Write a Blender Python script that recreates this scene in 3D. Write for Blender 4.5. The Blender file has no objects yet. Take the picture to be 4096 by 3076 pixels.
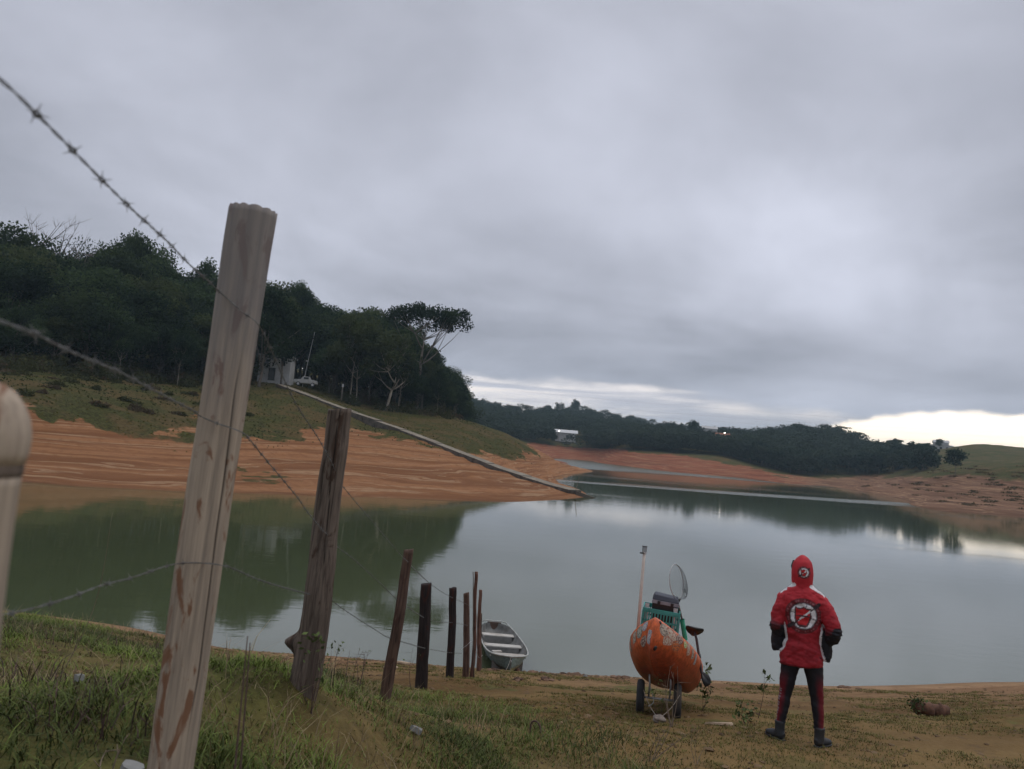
import bpy, bmesh, math, random
import numpy as np
from mathutils import Vector, Matrix, Euler
random.seed(7); np.random.seed(7)
RAD = math.radians
SC = bpy.context.scene
COL = SC.collection

# ---------------------------------------------------------------- camera
EYE = Vector((0.0, 0.0, 5.0))                      # the water lies at z = 0
PITCH, ROLL, FPX = 4.46, 4.8, 2980.0
CAMROT = Matrix.Rotation(RAD(90+PITCH), 3, 'X') @ Matrix.Rotation(RAD(ROLL), 3, 'Z')
cam = bpy.data.cameras.new('camera'); camo = bpy.data.objects.new('camera', cam); COL.objects.link(camo)
cam.sensor_width = 36; cam.lens = FPX/4096*36; cam.clip_start = 0.05; cam.clip_end = 20000
camo.matrix_world = Matrix.Translation(EYE) @ CAMROT.to_4x4()
cam.dof.use_dof = True; cam.dof.focus_distance = 9.0; cam.dof.aperture_fstop = 5.0
SC.camera = camo
SC.view_settings.view_transform = 'Standard'; SC.view_settings.look = 'None'
SC.view_settings.exposure = 0.10; SC.view_settings.gamma = 1.0; SC.view_settings.use_curve_mapping = False
SC.cycles.use_denoising = True
SC.cycles.volume_bounces = 0; SC.cycles.volume_max_steps = 64; SC.cycles.max_bounces = 6; SC.cycles.diffuse_bounces = 2; SC.cycles.glossy_bounces = 3
SC.cycles.transparent_max_bounces = 8; SC.cycles.caustics_reflective = False; SC.cycles.caustics_refractive = False

def ray(px, py):
    return (CAMROT @ Vector(((px-2048)/FPX, -(py-1538)/FPX, -1.0))).normalized()
def at(px, py, Y):
    """the point seen at a pixel of the photograph, Y metres ahead"""
    d = ray(px, py); return EYE + d*(Y/d.y)
def on_water(px, py):
    d = ray(px, py); return EYE + d*(-EYE.z/d.z)
def azel(px, py):
    d = ray(px, py); return math.degrees(math.atan2(d.x, d.y)), math.degrees(math.asin(d.z))

# ---------------------------------------------------------------- node helper
class G:
    def __init__(s, nt): s.nt = nt
    def put(s, sock, v):
        if isinstance(v, bpy.types.NodeSocket): s.nt.links.new(v, sock)
        elif v is not None:
            try: sock.default_value = v
            except Exception:
                sock.default_value = tuple(v)+(1.0,) if len(v) == 3 else v
    def node(s, t, **kw):
        n = s.nt.nodes.new(t)
        for k, v in kw.items(): setattr(n, k, v)
        return n
    def m(s, op, a, b=None, c=None, clamp=False):
        n = s.node('ShaderNodeMath', operation=op, use_clamp=clamp)
        s.put(n.inputs[0], a)
        if b is not None: s.put(n.inputs[1], b)
        if c is not None: s.put(n.inputs[2], c)
        return n.outputs[0]
    def add(s, *a):
        r = a[0]
        for x in a[1:]: r = s.m('ADD', r, x)
        return r
    def mul(s, *a):
        r = a[0]
        for x in a[1:]: r = s.m('MULTIPLY', r, x)
        return r
    def sub(s, a, b): return s.m('SUBTRACT', a, b)
    def step(s, v, lo, hi, a=0.0, b=1.0):
        n = s.node('ShaderNodeMapRange', interpolation_type='SMOOTHSTEP')
        for i, x in enumerate((v, lo, hi, a, b)): s.put(n.inputs[i], x)
        return n.outputs[0]
    def noise(s, vec, scale=1.0, detail=4.0, rough=0.5, dist=0.0, col=False):
        n = s.node('ShaderNodeTexNoise', noise_dimensions='3D')
        s.put(n.inputs['Vector'], vec); n.inputs['Scale'].default_value = scale; n.inputs['Detail'].default_value = detail
        n.inputs['Roughness'].default_value = rough; n.inputs['Distortion'].default_value = dist
        return n.outputs['Color' if col else 'Fac']
    def scale(s, vec, sc, loc=(0, 0, 0)):
        n = s.node('ShaderNodeMapping'); s.put(n.inputs['Vector'], vec)
        n.inputs['Scale'].default_value = sc; n.inputs['Location'].default_value = loc
        return n.outputs[0]
    def mix(s, f, a, b):
        n = s.node('ShaderNodeMix', data_type='RGBA'); n.clamp_factor = True
        s.put(n.inputs[0], f); s.put(n.inputs[6], a); s.put(n.inputs[7], b)
        return n.outputs[2]
    def xyz(s, vec):
        n = s.node('ShaderNodeSeparateXYZ'); s.put(n.inputs[0], vec); return n.outputs
    def comb(s, x, y, z):
        n = s.node('ShaderNodeCombineXYZ')
        for i, v in enumerate((x, y, z)): s.put(n.inputs[i], v)
        return n.outputs[0]
    def attr(s, name, out='Color'):
        return s.node('ShaderNodeAttribute', attribute_name=name).outputs[out]
    def obj(s): return s.node('ShaderNodeTexCoord').outputs['Object']
    def pos(s): return s.node('ShaderNodeNewGeometry').outputs['Position']
    def bump(s, h, strength=0.5, dist=0.01):
        n = s.node('ShaderNodeBump'); n.inputs['Strength'].default_value = strength
        s.put(n.inputs['Distance'], dist); s.put(n.inputs['Height'], h); return n.outputs[0]
    def rnd(s): return s.node('ShaderNodeObjectInfo').outputs['Random']

# ---------------------------------------------------------------- sky: an overcast evening
W = bpy.data.worlds.new('World'); SC.world = W; W.use_nodes = True
wn = W.node_tree; wn.nodes.clear(); g = G(wn)
SUN_AZ, SUN_EL = 75.0, 62.0
dirv = g.node('ShaderNodeTexCoord').outputs['Generated']
dx, dy, dz = g.xyz(dirv)
el0 = g.mul(g.m('ARCSINE', dz), 57.2958)
az0 = g.mul(g.m('ARCTAN2', dx, dy), 57.2958)
wob = g.noise(dirv, 5.0, 5.0, 0.55, 0.4, col=True); wx, wy, wz = g.xyz(wob)
az = g.add(az0, g.mul(g.sub(wx, 0.5), 14.0)); el = g.add(el0, g.mul(g.sub(wy, 0.5), 7.0))
den = g.add(g.m('MAXIMUM', dz, 0.0), 0.16)
cp = g.comb(g.m('DIVIDE', dx, den), g.m('DIVIDE', dy, den), 0.0)
n1 = g.noise(cp, 0.85, 7.0, 0.52, 0.35)
n2 = g.noise(g.scale(cp, (0.5, 0.9, 1), (7.3, 1.1, 0)), 0.6, 4.0, 0.5, 0.2)
def lobe(px, py, sa, se, amp):
    a, e = azel(px, py)
    u = g.m('POWER', g.m('ABSOLUTE', g.m('DIVIDE', g.sub(az, a), sa)), 2.0)
    v = g.m('POWER', g.m('ABSOLUTE', g.m('DIVIDE', g.sub(el, e), se)), 2.0)
    return g.mul(g.m('EXPONENT', g.mul(g.add(u, v), -1.0)), amp)
v = g.add(0.49, g.mul(g.sub(n1, 0.5), 1.7), g.mul(g.sub(n2, 0.5), 0.7),
          lobe(3250, 1000, 13, 6.5, .62), lobe(500, 330, 12, 9, .06), lobe(950, 900, 10, 7, .22), lobe(2150, 1190, 11, 2.6, .32),
          lobe(1500, 480, 9, 7, -.13), lobe(1950, 1050, 12, 2.5, -.22), lobe(2500, 1350, 22, 3.0, -.34), lobe(2500, 1150, 8, 2.5, -.10),
          lobe(3900, 1450, 8, 4, -.10), lobe(100, 900, 9, 5, -.14), lobe(1980, 240, 12, 5, .06), lobe(1000, 1200, 10, 3, .12))
v = g.m('MINIMUM', g.m('MAXIMUM', v, 0.0), 1.0)
cloud = g.mix(v, (0.275, 0.288, 0.340, 1), (0.680, 0.705, 0.820, 1))
cloud = g.mix(g.step(el0, 28.0, 80.0), cloud, g.mix(v, (0.66, 0.67, 0.70, 1), (1.0, 1.0, 1.03, 1)))
# the pale strip under the cloud deck
deckn = g.mul(g.sub(g.noise(g.comb(g.mul(az0, .12), g.mul(el0, .35), 0.0), 1.0, 5.0, .55), .5), 2.6)
strip = g.step(g.add(el0, deckn, g.mul(g.step(az0, 15.0, 26.0), 1.4)), 5.3, 4.2)
st = g.noise(g.scale(g.comb(az0, el0, 0.0), (0.055, 0.55, 1)), 1.0, 5.0, 0.55, 0.6)
stripc = g.mix(g.step(st, .40, .60), (0.66, 0.66, 0.74, 1), (1.35, 1.24, 1.18, 1))
right = g.step(az0, 4.0, 24.0)
stripc = g.mix(g.mul(right, .40), stripc, (0.50, 0.49, 0.52, 1))
sky = g.mix(strip, cloud, stripc)
# the clear wedge beneath the clouds to the right
edge = g.add(g.step(az0, 21.5, 29.0, 2.7, 4.15), g.mul(g.sub(g.noise(g.comb(g.mul(az0, .30), g.mul(el0, .4), 3.0), 1.0, 4.0, .5), .5), 1.3),
             g.mul(g.step(az0, 18.0, 23.0), .2), g.mul(g.step(az0, 25.0, 13.0), -3.2), g.mul(g.step(az0, 50.0, 80.0), -4.5))
wedge = g.step(g.sub(edge, el0), -0.30, 0.22)
nis = g.node('ShaderNodeTexSky', sky_type='NISHITA'); nis.sun_disc = False
nis.sun_elevation = RAD(SUN_EL); nis.sun_rotation = RAD(SUN_AZ)
clear = g.node('ShaderNodeVectorMath', operation='SCALE'); g.put(clear.inputs[0], nis.outputs[0]); clear.inputs[3].default_value = 0.05
cadd = g.node('ShaderNodeMix', data_type='RGBA', blend_type='ADD'); cadd.inputs[0].default_value = 1.0
g.put(cadd.inputs[6], clear.outputs[0]); cadd.inputs[7].default_value = (2.05, 1.68, 1.30, 1)
sky = g.mix(wedge, sky, cadd.outputs[2])
bg = g.node('ShaderNodeBackground'); g.put(bg.inputs[0], sky); bg.inputs[1].default_value = 1.0
wo = g.node('ShaderNodeOutputWorld'); wn.links.new(bg.outputs[0], wo.inputs[0])
W.cycles.sampling_method = 'MANUAL'; W.cycles.sample_map_resolution = 1024

sun = bpy.data.lights.new('sun', 'SUN'); suno = bpy.data.objects.new('sun', sun); COL.objects.link(suno)
sun.energy = 0.55; sun.angle = RAD(40); sun.color = (1.0, 0.95, 0.88)
suno.rotation_euler = (RAD(90-SUN_EL), 0, RAD(180-SUN_AZ))

# ---------------------------------------------------------------- object helpers
def tag(o, label=None, cat=None, group=None, kind=None):
    for k, v in (('label', label), ('category', cat), ('group', group), ('kind', kind)):
        if v is not None: o[k] = v
    return o
def link(name, data, parent=None, m=None):
    o = bpy.data.objects.new(name, data); COL.objects.link(o)
    if parent is not None: o.parent = parent
    if m is not None and data is not None:
        for x in (m if isinstance(m, (list, tuple)) else [m]): data.materials.append(x)
    return o
def empty(name, loc=(0, 0, 0), rot=(0, 0, 0), **kw):
    o = bpy.data.objects.new(name, None); o.empty_display_size = .2; COL.objects.link(o)
    o.location = loc; o.rotation_euler = rot
    return tag(o, **kw)
def copy_tree(o, parent=None):
    c = o.copy(); COL.objects.link(c); c.parent = parent
    for ch in list(o.children): copy_tree(ch, c)
    return c
def np_mesh(name, V, F, smooth=False):
    V = np.ascontiguousarray(V, dtype=np.float32); F = np.ascontiguousarray(F, dtype=np.int32)
    me = bpy.data.meshes.new(name); k = F.shape[1]
    me.vertices.add(len(V)); me.vertices.foreach_set('co', V.ravel())
    me.loops.add(F.size); me.loops.foreach_set('vertex_index', F.ravel())
    me.polygons.add(len(F)); me.polygons.foreach_set('loop_start', np.arange(0, F.size, k, dtype=np.int32))
    me.polygons.foreach_set('use_smooth', np.full(len(F), smooth))
    me.update(calc_edges=True); return me
def set_attr(me, name, arr, dom='POINT'):
    arr = np.asarray(arr, dtype=np.float32)
    if arr.ndim == 1:
        a = me.attributes.new(name, 'FLOAT', dom); a.data.foreach_set('value', arr)
    else:
        if arr.shape[1] == 3: arr = np.concatenate([arr, np.ones((len(arr), 1), np.float32)], 1)
        a = me.attributes.new(name, 'FLOAT_COLOR', dom); a.data.foreach_set('color', arr.ravel())
class MB:
    def __init__(s): s.v = []; s.f = []; s.mi = []
    def add(s, V, F, mi=0):
        b = len(s.v); s.v += [tuple(p) for p in V]; s.f += [tuple(i+b for i in q) for q in F]; s.mi += [mi]*len(F); return s
    def box(s, c, size, M=None, mi=0):
        hx, hy, hz = size[0]/2, size[1]/2, size[2]/2
        V = [Vector((x, y, z)) for x in (-hx, hx) for y in (-hy, hy) for z in (-hz, hz)]
        if M is not None: V = [M @ p for p in V]
        V = [p+Vector(c) for p in V]
        return s.add(V, [(0, 1, 3, 2), (4, 6, 7, 5), (0, 4, 5, 1), (2, 3, 7, 6), (0, 2, 6, 4), (1, 5, 7, 3)], mi)
    def tube(s, pts, rad, seg=8, cap=True, ref=(0, 0, 1), mi=0, closed=False):
        pts = [Vector(p) for p in pts]; n = len(pts); V = []
        for i, p in enumerate(pts):
            if closed: T = pts[(i+1) % n]-pts[i-1]
            else: T = pts[min(i+1, n-1)]-pts[max(i-1, 0)]
            T.normalize(); r = Vector(ref)
            if abs(T.dot(r)) > .95: r = Vector((1, 0, 0)) if abs(T.x) < .9 else Vector((0, 1, 0))
            A = T.cross(r).normalized(); B = T.cross(A).normalized()
            rr = rad[i] if isinstance(rad, (list, tuple)) else rad
            ra, rb = rr if isinstance(rr, (list, tuple)) else (rr, rr)
            for k in range(seg):
                t = 2*math.pi*k/seg; V.append(p+A*ra*math.cos(t)+B*rb*math.sin(t))
        F = []
        for i in range(n if closed else n-1):
            j = (i+1) % n
            for k in range(seg):
                l = (k+1) % seg; F.append((i*seg+k, i*seg+l, j*seg+l, j*seg+k))
        if cap and not closed:
            F.append(tuple(range(seg))[::-1]); F.append(tuple((n-1)*seg+k for k in range(seg)))
        return s.add(V, F, mi)
    def build(s, name, mats, parent=None, smooth=False, bevel=0):
        me = bpy.data.meshes.new(name); me.from_pydata(s.v, [], s.f); me.update()
        o = link(name, me, parent, mats)
        me.polygons.foreach_set('material_index', s.mi)
        me.polygons.foreach_set('use_smooth', [bool(smooth)]*len(s.f))
        bm = bmesh.new(); bm.from_mesh(me); bmesh.ops.recalc_face_normals(bm, faces=bm.faces)
        if bevel: bmesh.ops.bevel(bm, geom=list(bm.edges), offset=bevel, segments=2, affect='EDGES', profile=.6, clamp_overlap=True)
        bm.to_mesh(me); bm.free()
        return o

# vectorised value noise
def _h(i, j, seed):
    n = (i.astype(np.int64)*374761393 + j.astype(np.int64)*668265263 + seed*144269) & 0xffffffff
    n = ((n ^ (n >> 13))*1274126177) & 0xffffffff
    return ((n ^ (n >> 16)) & 0xffff)/65535.0
def vnoise(x, y, seed=0):
    xi = np.floor(x); yi = np.floor(y); fx = x-xi; fy = y-yi
    fx = fx*fx*(3-2*fx); fy = fy*fy*(3-2*fy)
    a = _h(xi, yi, seed); b = _h(xi+1, yi, seed); c = _h(xi, yi+1, seed); d = _h(xi+1, yi+1, seed)
    return (a*(1-fx)+b*fx)*(1-fy)+(c*(1-fx)+d*fx)*fy
def fbm(x, y, oct=4, seed=0):
    r = 0; a = 1; t = 0
    for o in range(oct):
        r = r+a*vnoise(x*2**o+o*17.3, y*2**o-o*9.1, seed+o); t += a; a *= .5
    return r/t-.5
def sstep(a, b, x):
    t = np.clip((x-a)/(b-a), 0, 1); return t*t*(3-2*t)

# ---------------------------------------------------------------- materials
def mat(name, base=(.5, .5, .5), rough=.7, metal=0.0, spec=.5, fn=None):
    m = bpy.data.materials.new(name); m.use_nodes = True
    P = m.node_tree.nodes['Principled BSDF']; gg = G(m.node_tree)
    P.inputs['Roughness'].default_value = rough; P.inputs['Metallic'].default_value = metal
    P.inputs['Specular IOR Level'].default_value = spec
    gg.put(P.inputs['Base Color'], tuple(base)+(1,) if not isinstance(base, bpy.types.NodeSocket) else base)
    if fn: fn(gg, P)
    return m
def worn(name, base, rough=.6, var=.25, scale=8, metal=0.0, spec=.5, bump=.0, dirt=(.10, .075, .05), dirt_amt=.35):
    def fn(g, P):
        o = g.obj(); n = g.noise(o, scale, 6, .6); n2 = g.noise(o, scale*.3, 3, .5)
        c = g.mix(g.step(n, .3, .7), tuple(x*(1-var) for x in base)+(1,), tuple(min(1, x*(1+var)) for x in base)+(1,))
        c = g.mix(g.mul(g.step(n2, .5, .72), dirt_amt), c, dirt+(1,))
        g.put(P.inputs['Base Color'], c)
        g.put(P.inputs['Roughness'], g.add(rough-.1, g.mul(n, .2)))
        if bump: g.put(P.inputs['Normal'], g.bump(n, .6, bump))
    return mat(name, base, rough, metal, spec, fn)
# ---------------------------------------------------------------- terrain: surfaces through measured points
def tps_fit(P, z, lam=1e-6):
    n = len(P); d = np.sqrt(((P[:, None]-P[None])**2).sum(-1))+1e-12
    A = np.zeros((n+3, n+3)); A[:n, :n] = d*d*np.log(d)+lam*np.eye(n)
    A[:n, n:] = np.c_[np.ones(n), P]; A[n:, :n] = A[:n, n:].T
    return P, np.linalg.solve(A, np.r_[z, 0, 0, 0])
def tps_eval(m, Q):
    P, w = m; out = np.empty(len(Q))
    for s in range(0, len(Q), 40000):
        q = Q[s:s+40000]; d = np.sqrt(((q[:, None]-P[None])**2).sum(-1))+1e-12
        out[s:s+40000] = (d*d*np.log(d)) @ w[:-3] + w[-3] + q @ w[-2:]
    return out
NEAR = [at(*p) for p in [
 (1220, 2750, 4.3), (1535, 2850, 6.8), (1685, 2752, 10.1), (1801, 2714, 11.6), (1890, 2720, 12.3), (1914, 2692, 13.6),
 (3115, 2950, 7.45), (3280, 2985, 7.2), (2560, 2838, 9.0), (2710, 2862, 8.7), (2048, 3076, 5.4), (1400, 3076, 4.2),
 (700, 3076, 2.9), (0, 3076, 2.6), (2700, 3076, 6.0), (3500, 3076, 6.4), (4096, 3076, 6.7), (0, 2700, 6.2), (500, 2750, 6.5),
 (3720, 2860, 11.0), (165, 2490, 12.5), (600, 2558, 13.0), (900, 2640, 12.5), (1000, 2690, 9), (300, 2580, 8), (850, 2765, 5.2), (500, 2830, 5.0), (1090, 2745, 5.7), (1380, 2765, 6.0), (750, 2700, 7.5), (1150, 2680, 8.5), (-400, 2420, 12.0), (4096, 2850, 10.5)]]
NEAR += [on_water(*p) for p in [(-600, 2372), (100, 2452), (550, 2515), (900, 2592), (1300, 2622), (1700, 2657), (2030, 2682), (2400, 2702), (2900, 2724),
 (3300, 2744), (3700, 2738), (4096, 2728), (4800, 2760)]]
NEAR += [Vector(p) for p in [(-20, 24, -1.6), (-8, 24, -1.6), (0, 24, -1.7), (8, 24, -1.6), (20, 24, -1.5), (0, 20, -.8), (10, 21.5, -.7), (-9, 20.5, -.7),
 (-25, 0, 3.7), (-25, 9, 2.3), (25, 0, 3.2), (25, 9, 2.1), (25, 22, -.9), (-25, 22, -1.2), (-25, 16.5, .1), (0, 0, 3.55), (-2.5, 0, 3.72), (3, 0, 3.45), (0, -5, 4.0), (-9, -5, 4.3), (9, -5, 3.9)]]
NEAR = np.array([tuple(p) for p in NEAR]); near_m = tps_fit(NEAR[:, :2]/10, NEAR[:, 2], 1e-4)

FAR0 = [on_water(*p) for p in [
 (-500, 1878), (0, 1922), (300, 1945), (650, 1962), (1000, 1974), (1300, 1985), (1600, 1994), (1850, 2003), (2050, 2007), (2220, 2000), (2345, 1986),
 (2335, 1968), (2290, 1948), (2232, 1926), (2220, 1910), (2262, 1899), (2320, 1893), (2369, 1888), (2327, 1866), (2260, 1850), (2205, 1835),
 (2372, 1845), (2530, 1868), (2700, 1889), (2900, 1906), (3142, 1934), (3331, 1947), (3450, 1966), (3583, 1992), (3640, 2018), (3772, 2045), (3920, 2056), (4096, 2072), (4500, 2105), (5200, 2190)]]
FARL = [at(*p) for p in [
 (1160, 1565, 108), (1400, 1655, 104), (1600, 1722, 100), (1750, 1780, 96), (2000, 1878, 90), (2200, 1945, 83),
 (1850, 1690, 125), (2000, 1740, 131), (2100, 1778, 138), (2180, 1815, 148), (2270, 1868, 155), (2150, 1860, 120), (2130, 1900, 105),
 (1100, 1540, 114), (1350, 1600, 118), (1580, 1648, 122), (150, 1655, 62), (150, 1800, 57), (796, 1780, 68), (500, 1800, 62), (1111, 1845, 72),
 (1300, 1800, 82), (1500, 1800, 88), (1800, 1890, 80), (100, 1490, 84), (500, 1525, 94), (800, 1545, 104), (100, 1405, 122), (700, 1450, 135), (-500, 1600, 60), (-500, 1430, 90), (-500, 1300, 130),
 (1900, 1905, 83), (1500, 1700, 105),
 # red bank and the hills across the water
 (2471, 1800, 312), (2700, 1812, 305), (2894, 1825, 292), (3015, 1862, 280), (3249, 1918, 262), (3450, 1925, 260), (3600, 1912, 230), (3741, 1893, 200), (3900, 1890, 185), (4096, 1880, 172), (3700, 1960, 178), (3900, 1980, 160), (4096, 1985, 152),
 (2300, 1802, 345), (2123, 1785, 330), (2262, 1768, 365), (2400, 1765, 360), (2700, 1770, 350), (3000, 1800, 330), (3250, 1830, 320), (3500, 1865, 300),
 (1700, 1600, 620), (1850, 1612, 680), (2049, 1672, 660), (2223, 1668, 620), (2322, 1662, 600), (2471, 1690, 560), (2596, 1734, 500), (2750, 1762, 460), (3015, 1762, 420), (3173, 1752, 400),
 (3331, 1748, 390), (3457, 1790, 370), (3552, 1808, 350), (3773, 1798, 330), (3899, 1780, 320), (4096, 1795, 310), (4500, 1830, 300), (3773, 1850, 250), (4096, 1850, 230), (3552, 1850, 300), (4600, 1900, 200)]]
FARX = [Vector(p) for p in [(-40, 200, 15), (-100, 190, 22), (-60, 330, 22), (-160, 260, 34), (-200, 500, 45), (-30, 420, 20),
 (0, 45, -3), (20, 70, -4), (45, 100, -5), (60, 180, -6), (30, 260, -5), (-25, 38, -3), (70, 60, -4), (30, 35, -3), (-25, 26, -3), (0, 26, -3), (25, 26, -3), (0, 210, -2.5),
 (-300, 900, 38), (0, 1000, 20), (300, 1000, 14), (700, 900, 14), (200, 700, 24), (350, 600, 17), (0, 2500, 20), (1200, 2500, 20), (-1200, 2500, 30)]]
FAR = np.array([tuple(p) for p in FAR0+FARL+FARX])
def lp(x, y):
    r = np.hypot(x, y); a = np.clip(np.arctan2(x, y), -RAD(50), RAD(50)); return np.stack([a*1.6, np.log(r)*.8], 1), r
_q, _r = lp(FAR[:, 0], FAR[:, 1]); far_m = tps_fit(_q, FAR[:, 2]/_r, 2e-5)

def height(x, y, detail=True):
    x = np.asarray(x, float); y = np.asarray(y, float); sh = x.shape; x = x.ravel(); y = y.ravel()
    wn_ = 1-sstep(21.0, 26.0, y); z = np.zeros(len(x))
    k = wn_ > 0
    if k.any():
        xx = np.clip(x[k], -26, 26); yy = np.clip(y[k], -5, 26)
        zn = tps_eval(near_m, np.stack([xx, yy], 1)/10)
        zn += np.maximum(0, -5-y[k])*.08
        if detail:
            up = sstep(-.05, .5, zn); sc = sstep(30, 8, np.hypot(x[k], y[k]))
            zn += (fbm(x[k]*.9, y[k]*.9, 4, 3)*.10 + fbm(x[k]*4, y[k]*5, 3, 9)*.045)*up + fbm(x[k]*11, y[k]*14, 2, 19)*.022*up*sc
        z[k] += zn*wn_[k]
    k = wn_ < 1
    if k.any():
        q, r = lp(x[k], y[k]); zf = tps_eval(far_m, q)*r
        zf = np.clip(zf, -8, 90)
        if detail:
            up = sstep(0.2, 3.0, zf)
            zf = zf+fbm(x[k]*.05, y[k]*.05, 4, 5)*1.2*up*sstep(60, 300, r)+fbm(x[k]*.35, y[k]*.35, 3, 6)*.35*sstep(.0, 1., zf)
            # old water levels cut into the bank as small terraces
            ter = np.sin((zf+fbm(x[k]*.06, y[k]*.06, 3, 8)*1.2)*2*math.pi/.55)
            zf = zf+ter*.085*sstep(0.1, .5, zf)*sstep(5.5, 3.5, zf)*sstep(400, 120, r)
        z[k] += zf*(1-wn_[k])
    return z.reshape(sh)
def H(x, y): return float(height(np.array([x]), np.array([y]))[0])

az_f = np.concatenate([np.linspace(-180, -52, 48, endpoint=False), np.linspace(-52, 52, 1000), np.linspace(52, 180, 48)[1:]])
rr = np.concatenate([np.geomspace(.3, 30, 420, endpoint=False), np.geomspace(30, 700, 420, endpoint=False), np.geomspace(700, 4200, 40)])
A_, R_ = np.meshgrid(np.radians(az_f), rr)
GX, GY = R_*np.sin(A_), R_*np.cos(A_); GZ = height(GX, GY)
GZ = np.where(R_ > 3000, np.minimum(GZ, 20), GZ)
GZ = np.minimum(GZ, 4.3+np.maximum(0, R_-1)*.25)
nr, na = GX.shape
idx = np.arange(nr*na).reshape(nr, na)
F = np.stack([idx[:-1, :-1], idx[:-1, 1:], idx[1:, 1:], idx[1:, :-1]], -1).reshape(-1, 4)
V = np.stack([GX, GY, GZ], -1).reshape(-1, 3)
# drop what lies deep under water or cannot rise above it
ok = (V[F][:, :, 2].max(1) > -1.2) | (V[F][:, :, 1].max(1) < 24)
ground_me = np_mesh('ground', V, F[ok], True)
x, y, z = V.T; r = np.hypot(x, y); azd = np.degrees(np.arctan2(x, y))
def dens_near(x, y):
    B = 7.1-1.15*np.clip(x, -6, 4) - .5*np.clip(x-1, 0, 9)
    return sstep(1.6, -1.4, y-B+fbm(x*.8, y*.8, 4, 21)*4.0)
n_s = fbm(x*.06, y*.06, 5, 31); n_m = fbm(x*.5, y*.5, 5, 33)
gnear = np.clip(dens_near(x, y)*.95+sstep(.02, .2, fbm(x*.7, y*1.1, 5, 41))*.62*sstep(17, 13, y), 0, 1)
# the left bank: grass above the soil, patchier to the right
left = (azd < 6.5) & (y > 26) & (r < 230)
gl = sstep(-.9, .9, z-np.interp(azd, [-50, -34, -28, -22, -17, -13, -8, -3, 1, 5], [4.4, 4.2, 3.0, 2.3, 2.3, 3.1, 3.6, 3.6, 3.9, 4.2])+n_s*7.0+n_m*3.0)
gfar = np.where(left, gl, sstep(-1.4, 1.2, z-np.interp(azd, [4, 10, 16, 20, 24, 28, 33, 40], [6.0, 5.8, 4.4, 1.5, 2.6, 4.4, 6.4, 7.0])+n_s*3+n_m*2))
green = np.where(y < 24, gnear, gfar)
green = np.where(azd > 24, green*.75, green)
set_attr(ground_me, 'green', green)
near = y < 24
soil = np.zeros((len(x), 3))
soil[:] = (.50, .240, .112)                               # left bank orange earth
tr_ = sstep(185, 230, r+n_m*40)[:, None]; soil = soil*(1-tr_)+np.array((.36, .125, .062))*tr_     # red bank over the water
tr_ = (sstep(19.5, 23.5, azd+n_m*3)*sstep(60, 90, r))[:, None]; soil = soil*(1-tr_)+np.array((.30, .165, .100))*tr_
t = np.clip((y-10)/8, 0, 1)[:, None]
soil_n = np.array((.180, .115, .042))*(1-t)+np.array((.38, .235, .135))*t
soil[near] = soil_n[near]
set_attr(ground_me, 'soil', soil)

def ground_fn(g, P):
    p = g.pos(); px, py, pz = g.xyz(p)
    gr = g.attr('green', 'Fac'); so = g.attr('soil')
    dist = g.m('SQRT', g.add(g.mul(px, px), g.mul(py, py)))
    farm = g.step(dist, 22.0, 40.0)
    nb = g.noise(p, 1.3, 8, .62); nf = g.noise(p, 14.0, 6, .65); nl = g.noise(p, .12, 5, .6)
    # soil with pale strand lines that follow the height
    warp = g.add(pz, g.mul(g.sub(g.noise(p, .05, 4, .5), .5), 1.4))
    lines = g.noise(g.comb(g.mul(px, .035), g.mul(py, .035), g.mul(warp, 3.4)), 1.0, 5, .62)
    fine = g.noise(g.comb(g.mul(px, .09), g.mul(py, .09), g.mul(warp, 13.0)), 1.0, 3, .5)
    dark = g.node('ShaderNodeMix', data_type='RGBA', blend_type='MULTIPLY'); dark.inputs[0].default_value = 1.0
    g.put(dark.inputs[6], so); dark.inputs[7].default_value = (.62, .56, .52, 1)
    c = g.mix(g.step(lines, .38, .60), dark.outputs[2], so)
    c = g.mix(g.mul(g.step(fine, .54, .66), farm, .75), c, (.60, .38, .22, 1))
    c = g.mix(g.mul(g.step(nb, .30, .55, 1.0, 0.0), .55), c, dark.outputs[2])
    # near the camera: dry crust, gravel and litter
    nearf = g.sub(1.0, farm)
    c = g.mix(g.mul(nearf, g.step(nf, .54, .68), .5), c, (.25, .165, .080, 1))
    c = g.mix(g.mul(nearf, g.step(nf, .44, .30), .75), c, (.050, .034, .022, 1))
    c = g.mix(g.mul(nearf, g.step(nl, .50, .62), .45), c, (.26, .17, .075, 1))
    c = g.mix(g.mul(nearf, g.step(g.noise(p, 3.1, 6, .6), .56, .66), .5), c, (.10, .068, .042, 1))
    # wet rim along the water
    wet = g.step(pz, .16, .02)
    c = g.mix(g.mul(wet, .35), c, (.16, .085, .05, 1))
    # grass as colour where the blades are too small to be built
    g1 = g.noise(p, 3.5, 7, .7); g2 = g.noise(p, .22, 4, .6)
    grass = g.mix(g.step(g1, .35, .65), (.034, .044, .014, 1), (.110, .125, .034, 1))
    grass = g.mix(g.step(g2, .42, .62), grass, g.mix(g.step(g1, .3, .7), (.085, .066, .026, 1), (.19, .140, .055, 1)))
    gm = g.step(g.add(gr, g.mul(g.sub(g1, .5), .9), g.mul(g.sub(nb, .5), .5)), .38, .66)
    gm = g.mul(gm, g.add(.80, g.mul(farm, .15)))
    c = g.mix(gm, c, grass)
    g.put(P.inputs['Base Color'], c)
    P.inputs['Roughness'].default_value = .95; P.inputs['Specular IOR Level'].default_value = .15
    hgt = g.add(g.mul(nf, .35), g.mul(nb, .5), g.mul(g1, .5))
    g.put(P.inputs['Normal'], g.bump(hgt, .9, g.add(.05, g.mul(farm, .55))))
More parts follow.
